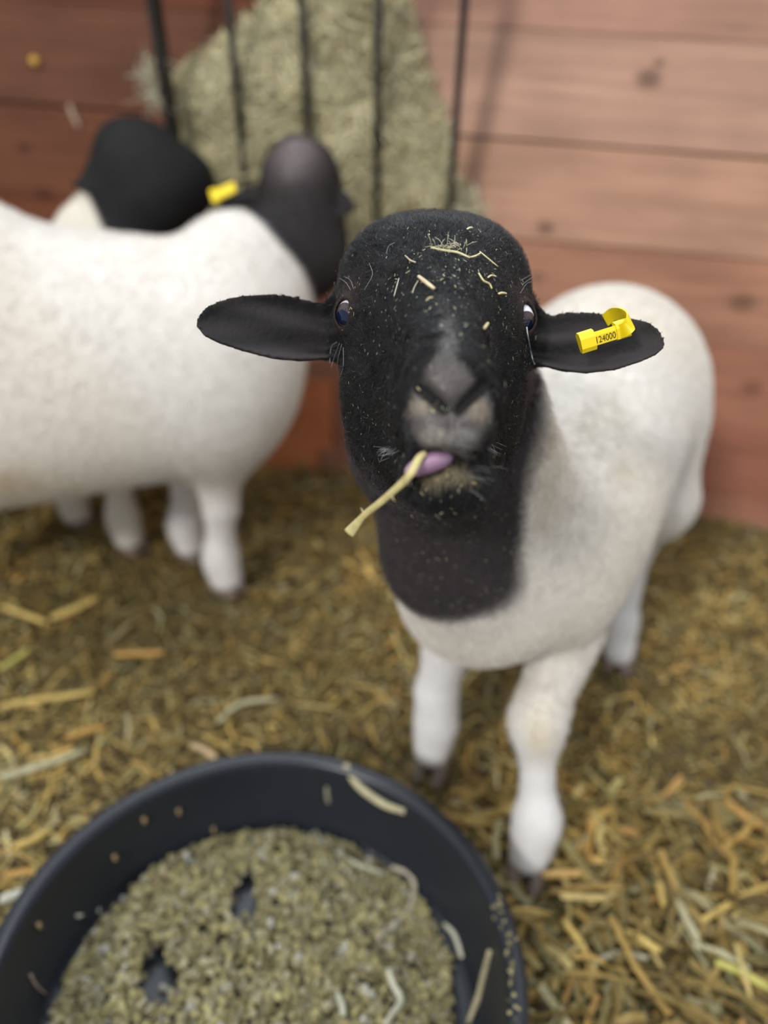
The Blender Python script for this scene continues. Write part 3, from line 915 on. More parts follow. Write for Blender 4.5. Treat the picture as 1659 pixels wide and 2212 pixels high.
endb2 = [(-6.8*mm_, -2*mm_), (-7.0*mm_, 2*mm_), (0.6*mm_, 5.4*mm_), (4.8*mm_, 5.2*mm_), (7.5*mm_, 1.0*mm_), (8.0*mm_, -2*mm_)]
v, q, t = prism(bar, 0, tL)
adopt_list = [('tag_bar', (v, q, t))]
adopt_list.append(('tag_clasp', prism(endb, -0.0045, 0.0075)))
adopt_list.append(('tag_clasp', prism(endb2, tL-0.009, tL+0.002)))
# strap: from the right end, out to the right, up over the ear rim and behind it
loop_px = [(1338, 716, .594), (1352, 711, .588), (1361, 701, .586), (1361, 690, .590), (1352, 682, .598), (1338, 678, .608), (1322, 680, .618), (1308, 692, .626)]
lp = smooth_line([P(x, y, d=d) for x, y, d in loop_px], 5)
LV = []; LQ = []
wd = unit(CAM_R*0.42-CAM_U*0.9)
for i, c in enumerate(lp):
    tg = unit(lp[min(i+1, len(lp)-1)]-lp[max(i-1, 0)])
    w_ = unit(wd-tg*(wd@tg)*0.6); nn_ = unit(np.cross(tg, w_))
    for a, bb in ((-1, -1), (1, -1), (1, 1), (-1, 1)):
        LV.append(c+w_*a*0.0052+nn_*bb*0.0006)
n = len(lp)
for i in range(n-1):
    for k in range(4):
        LQ.append((i*4+k, i*4+(k+1) % 4, (i+1)*4+(k+1) % 4, (i+1)*4+k))
LQ += [(3, 2, 1, 0), ((n-1)*4, (n-1)*4+1, (n-1)*4+2, (n-1)*4+3)]
adopt_list.append(('tag_strap', (np.array(LV), np.array(LQ), None)))
for nm, (v, q, t) in adopt_list:
    o = obj(nm, mesh_np(nm, v, quads=q, tris=t, smooth=False), M_TAG, tagp)
txt = bpy.data.curves.new('tag_number', 'FONT'); txt.body = '124000'; txt.size = 0.0078; txt.align_x = 'CENTER'; txt.align_y = 'CENTER'
txt.extrude = 0.00008
txo = bpy.data.objects.new('tag_number_text', txt); COL.objects.link(txo)
dg = bpy.context.evaluated_depsgraph_get(); dg.update()
tme = bpy.data.meshes.new_from_object(txo.evaluated_get(dg)); bpy.data.objects.remove(txo)
tme.name = 'tag_number'
f0 = np.array([-6.2*mm_, 1.0*mm_]); f1 = np.array([0.6*mm_, 4.2*mm_]); fd = unit(f1-f0); fn = np.array([-fd[1], fd[0]])
if fn[1] < 0: fn = -fn
tc_ = np.array([v.co for v in tme.vertices])
mid = (f0+f1)/2+fn*0.00012
xw_ = tc_[:, 0].max()-tc_[:, 0].min(); xm_ = (tc_[:, 0].max()+tc_[:, 0].min())/2; kx_ = (tL-0.0185)/xw_; tc_[:, 0] = (tc_[:, 0]-xm_)*kx_
out_v = np.array([tpt(0.0075+(tL-0.0165)/2+x, *(mid+fd*y*0.95+fn*z)) for x, y, z in tc_])
tme.vertices.foreach_set('co', out_v.astype(np.float32).ravel()); tme.update()
tme.materials.clear(); tme.materials.append(M_INK)
o = obj('tag_number', tme, None, tagp); o['label'] = 'black stamped number'

# ================================================================== other sheep
def rough_sheep(name, joints, label, step, colour_fn, loc, fur_n):
    s = Sdf()
    for pr, k in joints: s.add(pr, k)
    los = np.min([c-R for (f, c, R), k in joints], 0)-0.03; his = np.max([c+R for (f, c, R), k in joints], 0)+0.03
    los[2] = max(los[2], 0.012)
    V, Q = surface_net(s, axis(los[0], his[0], [(his[0], step)]), axis(los[1], his[1], [(his[1], step)]), axis(los[2], his[2], [(his[2], step)]))
    N = vert_normals(V, Q)
    root = empty(name, loc); tag(root, label, 'sheep', 'sheep in the pen')
    cols, blk = colour_fn(V)
    me = mesh_np('body', V, quads=Q); set_col(me, cols); me.materials.append(M_COAT)
    o = bpy.data.objects.new('body', me); COL.objects.link(o); adopt(o, root)
    p, k = sample_quads(V, Q, fur_n, 1-0.9*blk)
    fl = np.array([-0.1, 0.1, -1.0])+rng.normal(size=p.shape)*0.8
    hair('fleece', p, fl, N[k], 0.010+0.010*rng.random(fur_n), np.full(fur_n, 0.00035), cols[k]*(0.94+0.12*rng.random((fur_n, 1))), M_WOOL, root, lift=0.55, curl=0.3)
    p, k = sample_quads(V, Q, fur_n//3, blk)
    fl = np.array([-0.1, 0.1, -1.0])+rng.normal(size=p.shape)*0.5
    hair('head_fur', p, fl, N[k], 0.006+0.004*rng.random(fur_n//3), np.full(fur_n//3, 0.0003), cols[k], M_FUR, root, lift=0.4, curl=0.1)
    return root, V, Q, N

def leg_prims(hoof, top, r0, fore=True):
    hoof = np.array(hoof); top = np.array(top)
    if fore:
        kn = np.array([hoof[0]*0.7+top[0]*0.3, hoof[1]*0.7+top[1]*0.3, 0.21])
    else:
        kn = np.array([hoof[0]-0.05, hoof[1]+0.02, 0.24])
    ft = hoof+np.array([-0.01, 0.008, 0.08])
    return [(f_cone(top, kn, r0, 0.034), 0.05), (f_cone(kn, ft, 0.030, 0.026), 0.02), (f_ell(ft-np.array([0, 0, 0.012]), (0.031, 0.032, 0.046)), 0.035), (f_cone(ft, hoof+np.array([0, 0, 0.028]), 0.029, 0.032), 0.015)]

# --- the ewe at the rack, side on, head turned into the hay
A1 = P(489, 1270, Z=0.0); A2 = P(411, 1196, Z=0.0)
A3 = np.array([-0.92, 1.18, 0]); A4 = np.array([-1.00, 1.40, 0])
jA = [(f_cone((-0.37, 1.385, 0.540), (-0.88, 1.29, 0.560), 0.175, 0.20), 0.03),
      (f_cone((-0.42, 1.36, 0.465), (-0.86, 1.27, 0.435), 0.185, 0.215), 0.06),
      (f_ell((-0.84, 1.30, 0.60), (0.25, 0.19, 0.225)), 0.06),
      (f_ell((-0.33, 1.38, 0.50), (0.155, 0.16, 0.19)), 0.06),
      (f_ell((-0.325, 1.345, 0.44), (0.11, 0.12, 0.14)), 0.05),
      (f_ell((-0.30, 1.40, 0.685), (0.085, 0.07, 0.085)), 0.05),
      (f_cone((-0.30, 1.41, 0.58), (-0.195, 1.50, 0.73), 0.125, 0.075), 0.05),
      (f_ell(P(648, 392, Y=1.545), (0.068, 0.080, 0.078)), 0.04),
      (f_cone(P(652, 395, Y=1.55), P(668, 420, Y=1.70), 0.066, 0.040), 0.03),
      (f_cone(P(670, 470, Y=1.55), P(678, 560, Y=1.49), 0.060, 0.068), 0.04)]
jA.append((ear_prim(P(600, 425, Y=1.53), P(468, 440, Y=1.50), (0.2, -1, 0.5), [(-0.2, 0, 0.015), (0, 0, 0.018), (0.35, 0, 0.027), (0.7, 0, 0.021), (0.95, 0, 0.009), (1, 0, 0.002)], 0.008, 0.004), 0.012))
jA.append((ear_prim(P(705, 425, Y=1.53), P(768, 455, Y=1.48), (-0.2, -1, 0.5), [(-0.2, 0, 0.015), (0, 0, 0.018), (0.35, 0, 0.026), (0.7, 0, 0.021), (0.95, 0, 0.009), (1, 0, 0.002)], 0.008, 0.004), 0.012))
jA += leg_prims(A1, (-0.335, 1.33, 0.37), 0.06)+leg_prims(A2, (-0.42, 1.45, 0.37), 0.055)
jA += leg_prims(A3, (-0.90, 1.20, 0.36), 0.09, False)+leg_prims(A4, (-0.95, 1.38, 0.36), 0.09, False)
def colA(V):
    d = (V-np.array([-0.215, 1.445, 0.665]))@unit((0.62, 0.55, 0.50))+0.006*noise(V, 40, 71)
    k = sstep(-0.008, 0.008, d)*sstep(0.42, 0.48, V[:, 2])
    c = WHITE[None]*(1-0.07*np.clip(noise(V, 9, 72), 0, 1)[:, None]*np.array([0.3, 0.7, 1.4]))
    g = (np.exp(-(((V[:, 0]+0.66)/0.06)**2+((V[:, 2]-0.36)/0.035)**2))*0.5*(V[:, 1] < 1.3))[:, None]
    c = c*(1-g)+np.array([0.55, 0.40, 0.22])*g
    lg = sstep(0.30, 0.2, V[:, 2])[:, None]
    c = c*(1-lg)+np.array([0.80, 0.77, 0.75])*lg
    poll_spot = np.exp(-((np.linalg.norm(V-P(638, 348, Y=1.51), axis=1)/0.040)**2))[:, None]  # paler pinkish spot on top of the head
    bl = np.array([0.020, 0.017, 0.017])*(1-poll_spot*0.9)+np.array([0.24, 0.19, 0.19])*poll_spot*0.9
    return c*(1-k[:, None])+bl*k[:, None], k
ewe, VA, QA, NA = rough_sheep('sheep', jA, 'large white sheep standing side on at left with its black head in the hay rack', 0.0065, colA, (-0.6, 1.34, 0), 70000)
for hp in (A1, A2, A3, A4): add_hoof(ewe, hp+np.array([0.012, -0.004, -0.006]), 1.1, 1.0)
# its yellow ear tag
tp = empty('ear_tag'); tp.parent = ewe; tp.matrix_parent_inverse = Matrix.Translation(-Vector(ewe.location)); tp['label'] = 'yellow tag in the ear'
c = P(484, 414, Y=1.475); e = unit(P(510, 402, Y=1.475)-P(458, 426, Y=1.475)); u = unit(CAM_U-e*(CAM_U@e)); w_ = np.cross(e, u)
bmv = box_mesh('tag_bar', 0.046, 0.020, 0.006, 0.002); bmv.materials.append(M_TAG)
o = obj('tag_bar', bmv, None, tp); mt = Matrix.Identity(4)
for i in range(3): mt[i][0], mt[i][1], mt[i][2], mt[i][3] = e[i], u[i], w_[i], c[i]
o.matrix_basis = mt
o = obj('tag_clasp', box_mesh('tag_clasp', 0.012, 0.026, 0.010, 0.002), M_TAG, tp); mt2 = mt.copy()
for i in range(3): mt2[i][3] = c[i]-e[i]*0.02
o.matrix_basis = mt2

# --- the sheep hidden behind her, black head at the left of the rack
B1 = P(281, 1182, Z=0.0); B2 = P(168, 1128, Z=0.0)
B3 = np.array([-1.20, 1.58, 0]); B4 = np.array([-1.22, 1.76, 0])
jB = [(f_cone((-0.72, 1.68, 0.50), (-1.15, 1.70, 0.49), 0.145, 0.15), 0.04),
      (f_ell((-0.66, 1.67, 0.49), (0.12, 0.135, 0.17)), 0.06),
      (f_ell((-0.645, 1.66, 0.645), (0.07, 0.075, 0.08)), 0.05),
      (f_cone((-0.62, 1.67, 0.58), (-0.53, 1.68, 0.72), 0.115, 0.095), 0.05),
      (f_ell(P(330, 395, Y=1.665), (0.105, 0.080, 0.090)), 0.05),
      (f_ell(P(275, 330, Y=1.66), (0.062, 0.062, 0.060)), 0.04),
      (f_cone(P(310, 350, Y=1.68), P(410, 400, Y=1.76), 0.072, 0.045), 0.04)]
jB += [(f_ell(P(402, 398, Y=1.69), (0.060, 0.055, 0.062)), 0.03), (f_ell(P(232, 405, Y=1.655), (0.048, 0.05, 0.05)), 0.03)]
jB.append((ear_prim(P(240, 380, Y=1.63), P(152, 402, Y=1.60), (0.1, -1, 0.5), [(-0.2, 0, 0.015), (0, 0, 0.018), (0.35, 0, 0.022), (0.7, 0, 0.016), (0.95, 0, 0.007), (1, 0, 0.002)], 0.006, 0.0045), 0.012))
jB += leg_prims(B1, (-0.66, 1.60, 0.36), 0.055)+leg_prims(B2, (-0.76, 1.66, 0.36), 0.055)
jB += leg_prims(B3, (-1.17, 1.60, 0.36), 0.08, False)+leg_prims(B4, (-1.17, 1.74, 0.36), 0.08, False)
def colB(V):
    d = (V-np.array([-0.60, 1.66, 0.690]))@unit((0.80, 0.1, 0.45))+0.005*noise(V, 40, 81)
    k = np.maximum(sstep(-0.008, 0.008, d)*sstep(0.5, 0.56, V[:, 2]), sstep(0.742, 0.752, V[:, 2]))
    c = np.tile(WHITE*np.array([1.0, 0.99, 0.93]), (len(V), 1))
    return c*(1-k[:, None])+np.array([0.0095, 0.009, 0.0095])*k[:, None], k
sh3, VB, QB, NB = rough_sheep('sheep', jB, 'black-headed sheep at far left, mostly hidden behind the large white one', 0.0065, colB, (-0.9, 1.68, 0), 30000)
for hp in (B1, B2, B3, B4): add_hoof(sh3, hp+np.array([0.012, -0.004, -0.006]), 1.1, 1.0)

# ================================================================== feed pan
PC = np.array([-0.1135, 0.4664]); PR = 0.306; PH = 0.14
prof = [(0.0, 0.0), (0.262, 0.0), (0.272, 0.006), (0.292, 0.118), (0.300, 0.121), (0.3065, 0.127), (0.3085, 0.136), (0.306, 0.1425), (0.301, 0.1450), (0.290, 0.1445), (0.2845, 0.140), (0.2825, 0.128), (0.266, 0.024), (0.258, 0.016), (0.245, 0.014), (0.0, 0.014)]
nseg = 128; V = []; Q = []; T_ = []
for r, z in prof[1:-1]:
    for k in range(nseg):
        a = 2*math.pi*k/nseg
        wob = 1+0.006*math.sin(2*a+0.6)+0.003*math.sin(5*a)
        V.append((r*wob*math.cos(a), r*wob*math.sin(a), z))
L = len(prof)-2
for i in range(L-1):
    for k in range(nseg):
        Q.append((i*nseg+k, i*nseg+(k+1) % nseg, (i+1)*nseg+(k+1) % nseg, (i+1)*nseg+k))
V += [(0, 0, 0), (0, 0, 0.014)]
for k in range(nseg):
    T_ += [(len(V)-2, (k+1) % nseg, k), (len(V)-1, (L-1)*nseg+k, (L-1)*nseg+(k+1) % nseg)]
pan = obj('feed_pan', mesh_np('feed_pan', V, quads=Q, tris=T_), M_RUBBER); pan.location = (PC[0], PC[1], 0.0)
tag(pan, 'round black rubber feed pan of pellets in the foreground', 'feed pan')

# ---- pellets: heaped cylinders, one pile
HOLES = [(P(528, 1965, Z=0.03)[:2], 0.027), (P(530, 1925, Z=0.03)[:2], 0.021), (P(335, 2100, Z=0.03)[:2], 0.028), (P(345, 2140, Z=0.03)[:2], 0.025)]
PILE = P(552, 2085, Z=0.03)[:2]; 
def pile_h(x, y):
    r = np.hypot(x-PILE[0], (y-PILE[1]))
    h = 0.030*sstep(0.252, 0.14, r)+0.006*np.sin(x*31+1)*np.sin(y*27)
    h = np.where(r < 0.252, np.maximum(h, 0.002), -1)
    for c, rr in HOLES:
        h = np.where(np.hypot((x-c[0])*1.3, y-c[1]) < rr, -1, h)
    return h
PN = 6600
rr = 0.256*np.sqrt(rng.random(PN)); an = rng.random(PN)*2*np.pi
x = PILE[0]+rr*np.cos(an); y = PILE[1]+rr*np.sin(an)
h = pile_h(x, y); keep = (h > -0.5) | (rng.random(PN) < 0.04); keep &= np.hypot(x-PC[0], y-PC[1]) < 0.252
x, y, h = x[keep], y[keep], np.maximum(h[keep], 0.0)
n = len(x); z = 0.0145+0.0035+h*rng.random(n)**0.35
dr = rng.normal(size=(n, 3))*np.array([1, 1, 0.45]); dr /= np.linalg.norm(dr, axis=1, keepdims=True)
s1 = np.cross(dr, [0.1, 0.2, 1]); s1 /= np.linalg.norm(s1, axis=1, keepdims=True); s2 = np.cross(dr, s1)
hl = 0.0036+0.0036*rng.random(n); pr = 0.0039+0.0009*rng.random(n)
sd = 6; PV = np.empty((n, 2, sd, 3))
cc = np.stack([x, y, z], 1)
for e_, sg in ((0, -1), (1, 1)):
    for k in range(sd):
        a = 2*math.pi*k/sd
        PV[:, e_, k] = cc+dr*(hl*sg)[:, None]+(s1*math.cos(a)+s2*math.sin(a))*pr[:, None]
base = (np.arange(n)*2*sd)[:, None]
qs = [np.concatenate([base+k, base+(k+1) % sd, base+sd+(k+1) % sd, base+sd+k], 1) for k in range(sd)]
for o_ in (0, sd):
    qs.append(np.concatenate([base+o_, base+o_+1, base+o_+2, base+o_+3], 1)); qs.append(np.concatenate([base+o_, base+o_+3, base+o_+4, base+o_+5], 1))
me = mesh_np('feed_pellets', PV.reshape(-1, 3), quads=np.concatenate(qs), smooth=False)
bc = np.array([[0.205, 0.180, 0.088], [0.260, 0.230, 0.110], [0.150, 0.130, 0.066], [0.24, 0.22, 0.14]])[rng.integers(0, 4, n)]*(0.72+0.95*rng.random((n, 1)))
pale = rng.random(n) < 0.022; bc[pale] = np.array([0.42, 0.41, 0.36])
set_col(me, np.repeat(bc, 2*sd, 0)); me.materials.append(M_PELLET)
o = obj('feed_pellets', me); tag(o, 'heap of olive brown feed pellets inside the black pan', 'feed pellets', kind='stuff')

# loose pellets on the pan wall
pel = tube([(-0.005, 0, 0.003), (0.005, 0, 0.003)], 0.003, sides=8)
pel_me = mesh_np('feed_pellet', pel[0], quads=pel[1], tris=pel[2]); set_col(pel_me, np.tile([0.30, 0.22, 0.11], (len(pel[0]), 1))); pel_me.materials.append(M_PELLET)
from mathutils.geometry import intersect_line_plane
PANBVH = BVHTree.FromPolygons([(a+PC[0], b_+PC[1], c_) for a, b_, c_ in V], [tuple(q) for q in Q]+[tuple(t) for t in T_])
def on_pan(px, py, lift=0.0):
    h_ = PANBVH.ray_cast(Vector((0, 0, CAM_H)), Vector(ray(px, py)).normalized())
    if h_[0] is None: return P(px, py, Z=0.03), np.array([0, 0, 1.0])
    nrm = np.array(h_[1]); nrm = -nrm if nrm@CAM_F > 0 else nrm
    return np.array(h_[0])+nrm*lift, nrm
for i, (x_, y_, lab) in enumerate(((310, 1770, 'single loose pellet stuck high on the back left wall of the pan'), (246, 1851, 'loose pellet on the left inner wall of the pan'), (385, 1751, 'dim loose pellet on the back inner wall of the pan'), (461, 1790, 'loose pellet just beyond the back edge of the pellet heap'), (80, 2000, 'loose pellet low on the far left inner wall of the pan'))):
    q_, n_ = on_pan(x_, y_)
    o = obj('feed_pellet', pel_me); o.location = q_-n_*0.0; o.rotation_euler = Vector(n_).to_track_quat('Z', 'X').to_euler()
    tag(o, lab, 'pellet', 'loose pellets on the pan wall')

# stalks in and on the pan
def stalk(name, pxs, w, col, label, cat, group, place, lift=0.002, flat=0.5, sub=4, wtab=None):
    if group == 'bits of straw on the black head': w *= 0.72
    pts = []
    for q_ in pxs:
        pts.append(place(q_, lift))
    pts = smooth_line(pts, sub)
    n_ = len(pts)
    rad = [w*0.5*(np.interp(i/(n_-1), *zip(*wtab)) if wtab else (0.75+0.25*math.sin(3.14*i/(n_-1)))) for i in range(n_)]
    o = centred(name, tube(pts, rad, flat=flat, up=-CAM_F, sides=6), M_STRAW, col)
    tag(o, label, cat, group); return o
def pl_pan(q_, lift):
    p_, n_ = on_pan(q_[0], q_[1], lift)
    hz = float(pile_h(p_[0:1], p_[1:2])[0])
    if p_[2] < 0.05 and hz > -0.5: return P(q_[0], q_[1], Z=0.014+hz+0.006+lift)
    return p_
G_PAN = 'hay stalks in the feed pan'
PALE = (0.46, 0.44, 0.30)
for pxs, w, c, lab in (
    ([(745, 1652), (775, 1695), (830, 1735), (876, 1752)], 0.012, (0.50, 0.45, 0.28), 'long pale bent stalk hanging over the back rim of the pan'),
    ([(707, 1698), (708, 1716), (711, 1733)], 0.007, (0.30, 0.28, 0.20), 'short upright stalk on the back inner wall of the pan'),
    ([(682, 1795), (690, 1830), (698, 1868)], 0.011, (0.52, 0.53, 0.40), 'pale stalk standing on the back edge of the pellets'),
    ([(700, 1805), (722, 1842), (770, 1868), (830, 1888)], 0.010, (0.47, 0.47, 0.34), 'whitish stalk trailing right along the back of the pellets'),
    ([(845, 1872), (885, 1890), (895, 1925), (878, 1975), (835, 2010), (815, 2030)], 0.009, (0.45, 0.40, 0.30), 'curled stalk arching over the right side of the pellets'),
    ([(838, 2092), (848, 2125), (866, 2160), (848, 2190), (832, 2215)], 0.010, (0.50, 0.50, 0.38), 'pale kinked stalk lying on the pellets at lower right'),
    ([(1062, 2052), (1050, 2100), (1038, 2150), (1012, 2212)], 0.009, (0.36, 0.32, 0.20), 'thin brown stalk leaning on the right inner wall of the pan'),
    ([(165, 1978), (188, 1970), (216, 1966)], 0.011, (0.52, 0.52, 0.40), 'short white stalk at the left edge of the pellets'),
    ([(590, 1798), (640, 1806), (690, 1838)], 0.006, (0.42, 0.36, 0.24), 'thin tan stalk on the rear crest of the pellets'),
    ([(330, 1905), (352, 1890), (358, 1870)], 0.006, (0.42, 0.26, 0.17), 'small reddish stalk at the upper left of the pellets'),
    ([(62, 2105), (75, 2130), (98, 2150)], 0.005, (0.36, 0.28, 0.22), 'thin curved stalk on the left inner wall of the pan'),
    ([(960, 1995), (985, 2020), (1000, 2070)], 0.008, (0.45, 0.44, 0.34), 'pale stalk along the right edge of the pellets'),
    ([(728, 2145), (738, 2170), (742, 2195)], 0.009, (0.44, 0.44, 0.34), 'short pale leaf among the pellets at lower middle')):
    stalk('hay_stalk', pxs, w, c, lab, 'hay', G_PAN, pl_pan)
# crumbs on the right rim
cp = []
for i in range(26):
    q_, n_ = on_pan(np.interp(1925+11*i, [1925, 2000, 2100, 2212], [1072, 1092, 1104, 1108])+random.gauss(0, 9), 1925+11*i+random.gauss(0, 8), 0.001)
    cp.append(q_)
cp = np.array(cp)
me = strips('rim_crumbs', cp, rng.normal(size=cp.shape), np.tile([0.3, -0.3, 1.0], (len(cp), 1)), 0.004+0.005*rng.random(len(cp)), 0.003+0.003*rng.random(len(cp)), np.array([[0.30, 0.26, 0.13]])*(0.5+0.7*rng.random((len(cp), 1))), M_STRAW)
tag(obj('rim_crumbs', me), 'scattered feed crumbs on the right rim of the pan', 'feed crumbs', kind='stuff')

# ================================================================== bedding
def in_pan(x, y, r=0.30): return np.hypot(x-PC[0], y-PC[1]) < r
pal = np.array([[0.20, 0.145, 0.050], [0.30, 0.215, 0.070], [0.40, 0.27, 0.085], [0.26, 0.225, 0.095], [0.13, 0.090, 0.032], [0.45, 0.36, 0.15], [0.34, 0.31, 0.18], [0.40, 0.235, 0.07]])
def bedding(name, n, x0, x1, y0, y1, lmin, lmax, wmin, wmax, zoff, weights, label, pitch=0.18, bright=1.0):
    x = rng.uniform(x0, x1, n); y = rng.uniform(y0, y1, n)
    k = ~in_pan(x, y)
    if lmax > 0.04:
        for q_ in (FR, FL, HR, HL, A1, A2, B1, B2): k &= np.hypot(x-q_[0], y-q_[1]+0.02) > 0.06
    k &= (y < 1.908-(x+0.308)*0.1314-0.012)
    x, y = x[k], y[k]; n = len(x)
    ln = lmin+(lmax-lmin)*rng.random(n)**2.2; w = wmin+(wmax-wmin)*rng.random(n)
    a = rng.random(n)*6.283
    d = np.stack([np.cos(a), np.sin(a), rng.normal(size=n)*pitch], 1)
    up = np.stack([rng.normal(size=n)*0.4, rng.normal(size=n)*0.4, np.ones(n)], 1)
    z = ground_z(x, y)+zoff*rng.random(n)+0.003+np.abs(d[:, 2])*ln*0.35
    c = pal[rng.choice(len(pal), n, p=np.array(weights)/sum(weights))]*(0.65+0.7*rng.random((n, 1)))*bright
    c = c*np.array([1.08, 1.06, 0.98])
    patch = 1+0.30*noise(np.stack([x, y, x*0], 1), 8, 91)
    c = c*patch[:, None]
    me = strips(name, np.stack([x, y, z], 1), d, up, ln, w, np.clip(c, 0, 0.8), M_STRAW)
    o = obj(name, me); tag(o, label, 'straw', kind='stuff')
    return o
bedding('chaff', 48000, -1.5, 1.8, 0.05, 1.95, 0.006, 0.034, 0.0022, 0.0062, 0.012, [4, 4, 2, 4, 3, 1.2, 1.6, .6], 'fine brown chaff and crumbled hay covering the floor', 0.3, 0.90)
bedding('straw_bedding', 13000, -1.5, 1.8, 0.05, 1.95, 0.02, 0.085, 0.003, 0.0075, 0.022, [3, 4, 4, 3, 2.5, 2, 1.8, 0.8], 'loose yellow brown straw bedding spread over the floor', bright=1.02)
bedding('near_straw', 1500, 0.15, 0.95, 0.20, 0.85, 0.04, 0.13, 0.005, 0.0115, 0.035, [3, 4, 4, 3, 2, 3, 2, 1], 'thick golden straw bedding right of the feed pan', bright=1.18)

# single stalks that can be picked out on the floor
def pl_floor(q_, lift):
    p_ = P(q_[0], q_[1], Z=0.02); z_ = float(ground_z(p_[0:1], p_[1:2])[0])
    return P(q_[0], q_[1], Z=z_+0.032+lift+(q_[2] if len(q_) > 2 else 0))
G_FLR = 'single straws on the floor'
YEL = (0.58, 0.42, 0.13); ORG = (0.50, 0.29, 0.08); PAL = (0.48, 0.45, 0.28); GRN = (0.50, 0.47, 0.13)
for pxs, w, c, lab in (
    ([(1668, 2138), (1600, 2100), (1545, 2078)], 0.013, GRN, 'broad yellow green stalk at the right edge beside the pan'),
    ([(1345, 2010), (1385, 2030), (1425, 2055)], 0.013, YEL, 'short yellow stalk lying right of the pan rim'),
    ([(1668, 1910), (1600, 1940), (1515, 1990)], 0.013, YEL, 'long golden stalk slanting in from the right edge'),
    ([(1170, 1890), (1210, 1888), (1258, 1886)], 0.014, (0.56, 0.36, 0.13), 'orange straw piece touching the front hoof'),
    ([(1415, 1870), (1425, 1910), (1433, 1955)], 0.012, YEL, 'upright golden stalk between hoof and right edge'),
    ([(1545, 1875), (1535, 1910), (1525, 1945)], 0.012, PAL, 'short grey straw lying toward the right edge'),
    ([(1565, 1725), (1605, 1760), (1645, 1785)], 0.013, ORG, 'brown orange stalk near the dark hollow at right'),
    ([(1195, 1685), (1240, 1710), (1285, 1735)], 0.012, ORG, 'brown stalk just right of the front leg'),
    ([(1460, 1935), (1485, 1990), (1520, 2050)], 0.012, PAL, 'pale bent stalk in the straw right of the pan'),
    ([(1270, 2090), (1330, 2060), (1400, 2070)], 0.010, (0.38, 0.35, 0.25), 'grey curved stalk in the straw right of the pan'),
    ([(1215, 1985), (1255, 2040), (1290, 2110)], 0.011, YEL, 'golden stalk leaning toward the pan rim'),
    ([(1500, 2040), (1560, 2060), (1620, 2095)], 0.010, PAL, 'pale straw crossing the green stalk at right'),
    ([(1010, 1985), (1120, 1965), (1190, 1975)], 0.008, YEL, 'thin golden straw just outside the right pan rim'),
    ([(0, 1528), (60, 1515), (205, 1495)], 0.012, YEL, 'long golden straw at the left edge of the floor'),
    ([(0, 1680), (70, 1660), (185, 1622)], 0.013, PAL, 'pale straw at the left edge above the pan'),
    ([(140, 1595), (185, 1580), (228, 1568)], 0.012, ORG, 'short orange straw at left between two long straws'),
    ([(0, 1445), (30, 1425), (65, 1400)], 0.011, GRN, 'yellow green straw at the left edge under the white sheep'),
    ([(110, 1335), (150, 1320), (215, 1290)], 0.016, YEL, 'bright wisp of straw below the large white sheep'),
    ([(0, 1310), (45, 1325), (100, 1345)], 0.013, YEL, 'golden straw at far left below the belly'),
    ([(245, 1415), (300, 1412), (355, 1410)], 0.011, ORG, 'orange straw in the middle of the left floor'),
    ([(412, 1608), (440, 1620), (468, 1640)], 0.012, (0.5, 0.37, 0.22), 'tan straw just behind the pan'),
    ([(0, 1945), (20, 1938), (52, 1925)], 0.014, (0.55, 0.55, 0.46), 'whitish stalk against the left outside of the pan'),
    ([(30, 1830), (70, 1815), (110, 1790)], 0.012, YEL, 'golden straw touching the left outside of the pan'),
    ([(470, 1560), (520, 1520), (600, 1510)], 0.010, PAL, 'pale straw in the middle of the floor')):
    stalk('straw', pxs, w, c, lab, 'straw', G_FLR, pl_floor)

# ================================================================== hay rack
rack = empty('hay_rack', W(0.12, 0.08, 0.60)); tag(rack, 'black iron wall hay rack with upright bars', 'hay rack')
def rod(name, a, b_, r):
    v_, q_, t_ = tube([a, (np.array(a)+b_)/2, b_], r, sides=10)
    o = obj(name, mesh_np(name, v_, quads=q_, tris=t_), M_IRON); adopt(o, rack); return o
XT = [-0.182, -0.030, 0.115, 0.262, 0.424]; XB = [-0.196, -0.040, 0.112, 0.262, 0.424]
for i, (xt, xb) in enumerate(zip(XT, XB)):
    if i in (0, 4):
        a, b_ = W(xb, 0.034, 0.60), W(xt, 0.177, 1.25); bw = WN*0.024+np.array([0, 0, -0.005]); bt = WX*0.006
        v_ = np.array([c_+s1_*bw+s2_*bt for c_ in (a, b_) for s1_, s2_ in ((-1, -1), (1, -1), (1, 1), (-1, 1))])
        q_ = [(0, 1, 5, 4), (1, 2, 6, 5), (2, 3, 7, 6), (3, 0, 4, 7), (3, 2, 1, 0), (4, 5, 6, 7)]
        o = obj('side_bar', mesh_np('side_bar', v_, quads=q_, smooth=False), M_IRON); adopt(o, rack)
    else:
        rod('bar', W(xb, 0.035, 0.60), W(xt, 0.180, 1.25), 0.0080)
rod('rail', W(-0.22, 0.035, 0.60), W(0.45, 0.035, 0.60), 0.010)
rod('rail', W(-0.20, 0.180, 1.25), W(0.445, 0.180, 1.25), 0.010)
rod('brace', W(0.424, 0.180, 1.25), W(0.424, 0.0, 1.25), 0.010)
rod('brace', W(-0.182, 0.180, 1.25), W(-0.182, 0.0, 1.25), 0.010)
rod('brace', W(0.424, 0.07, 0.755), W(0.424, 0.0, 0.755), 0.008)

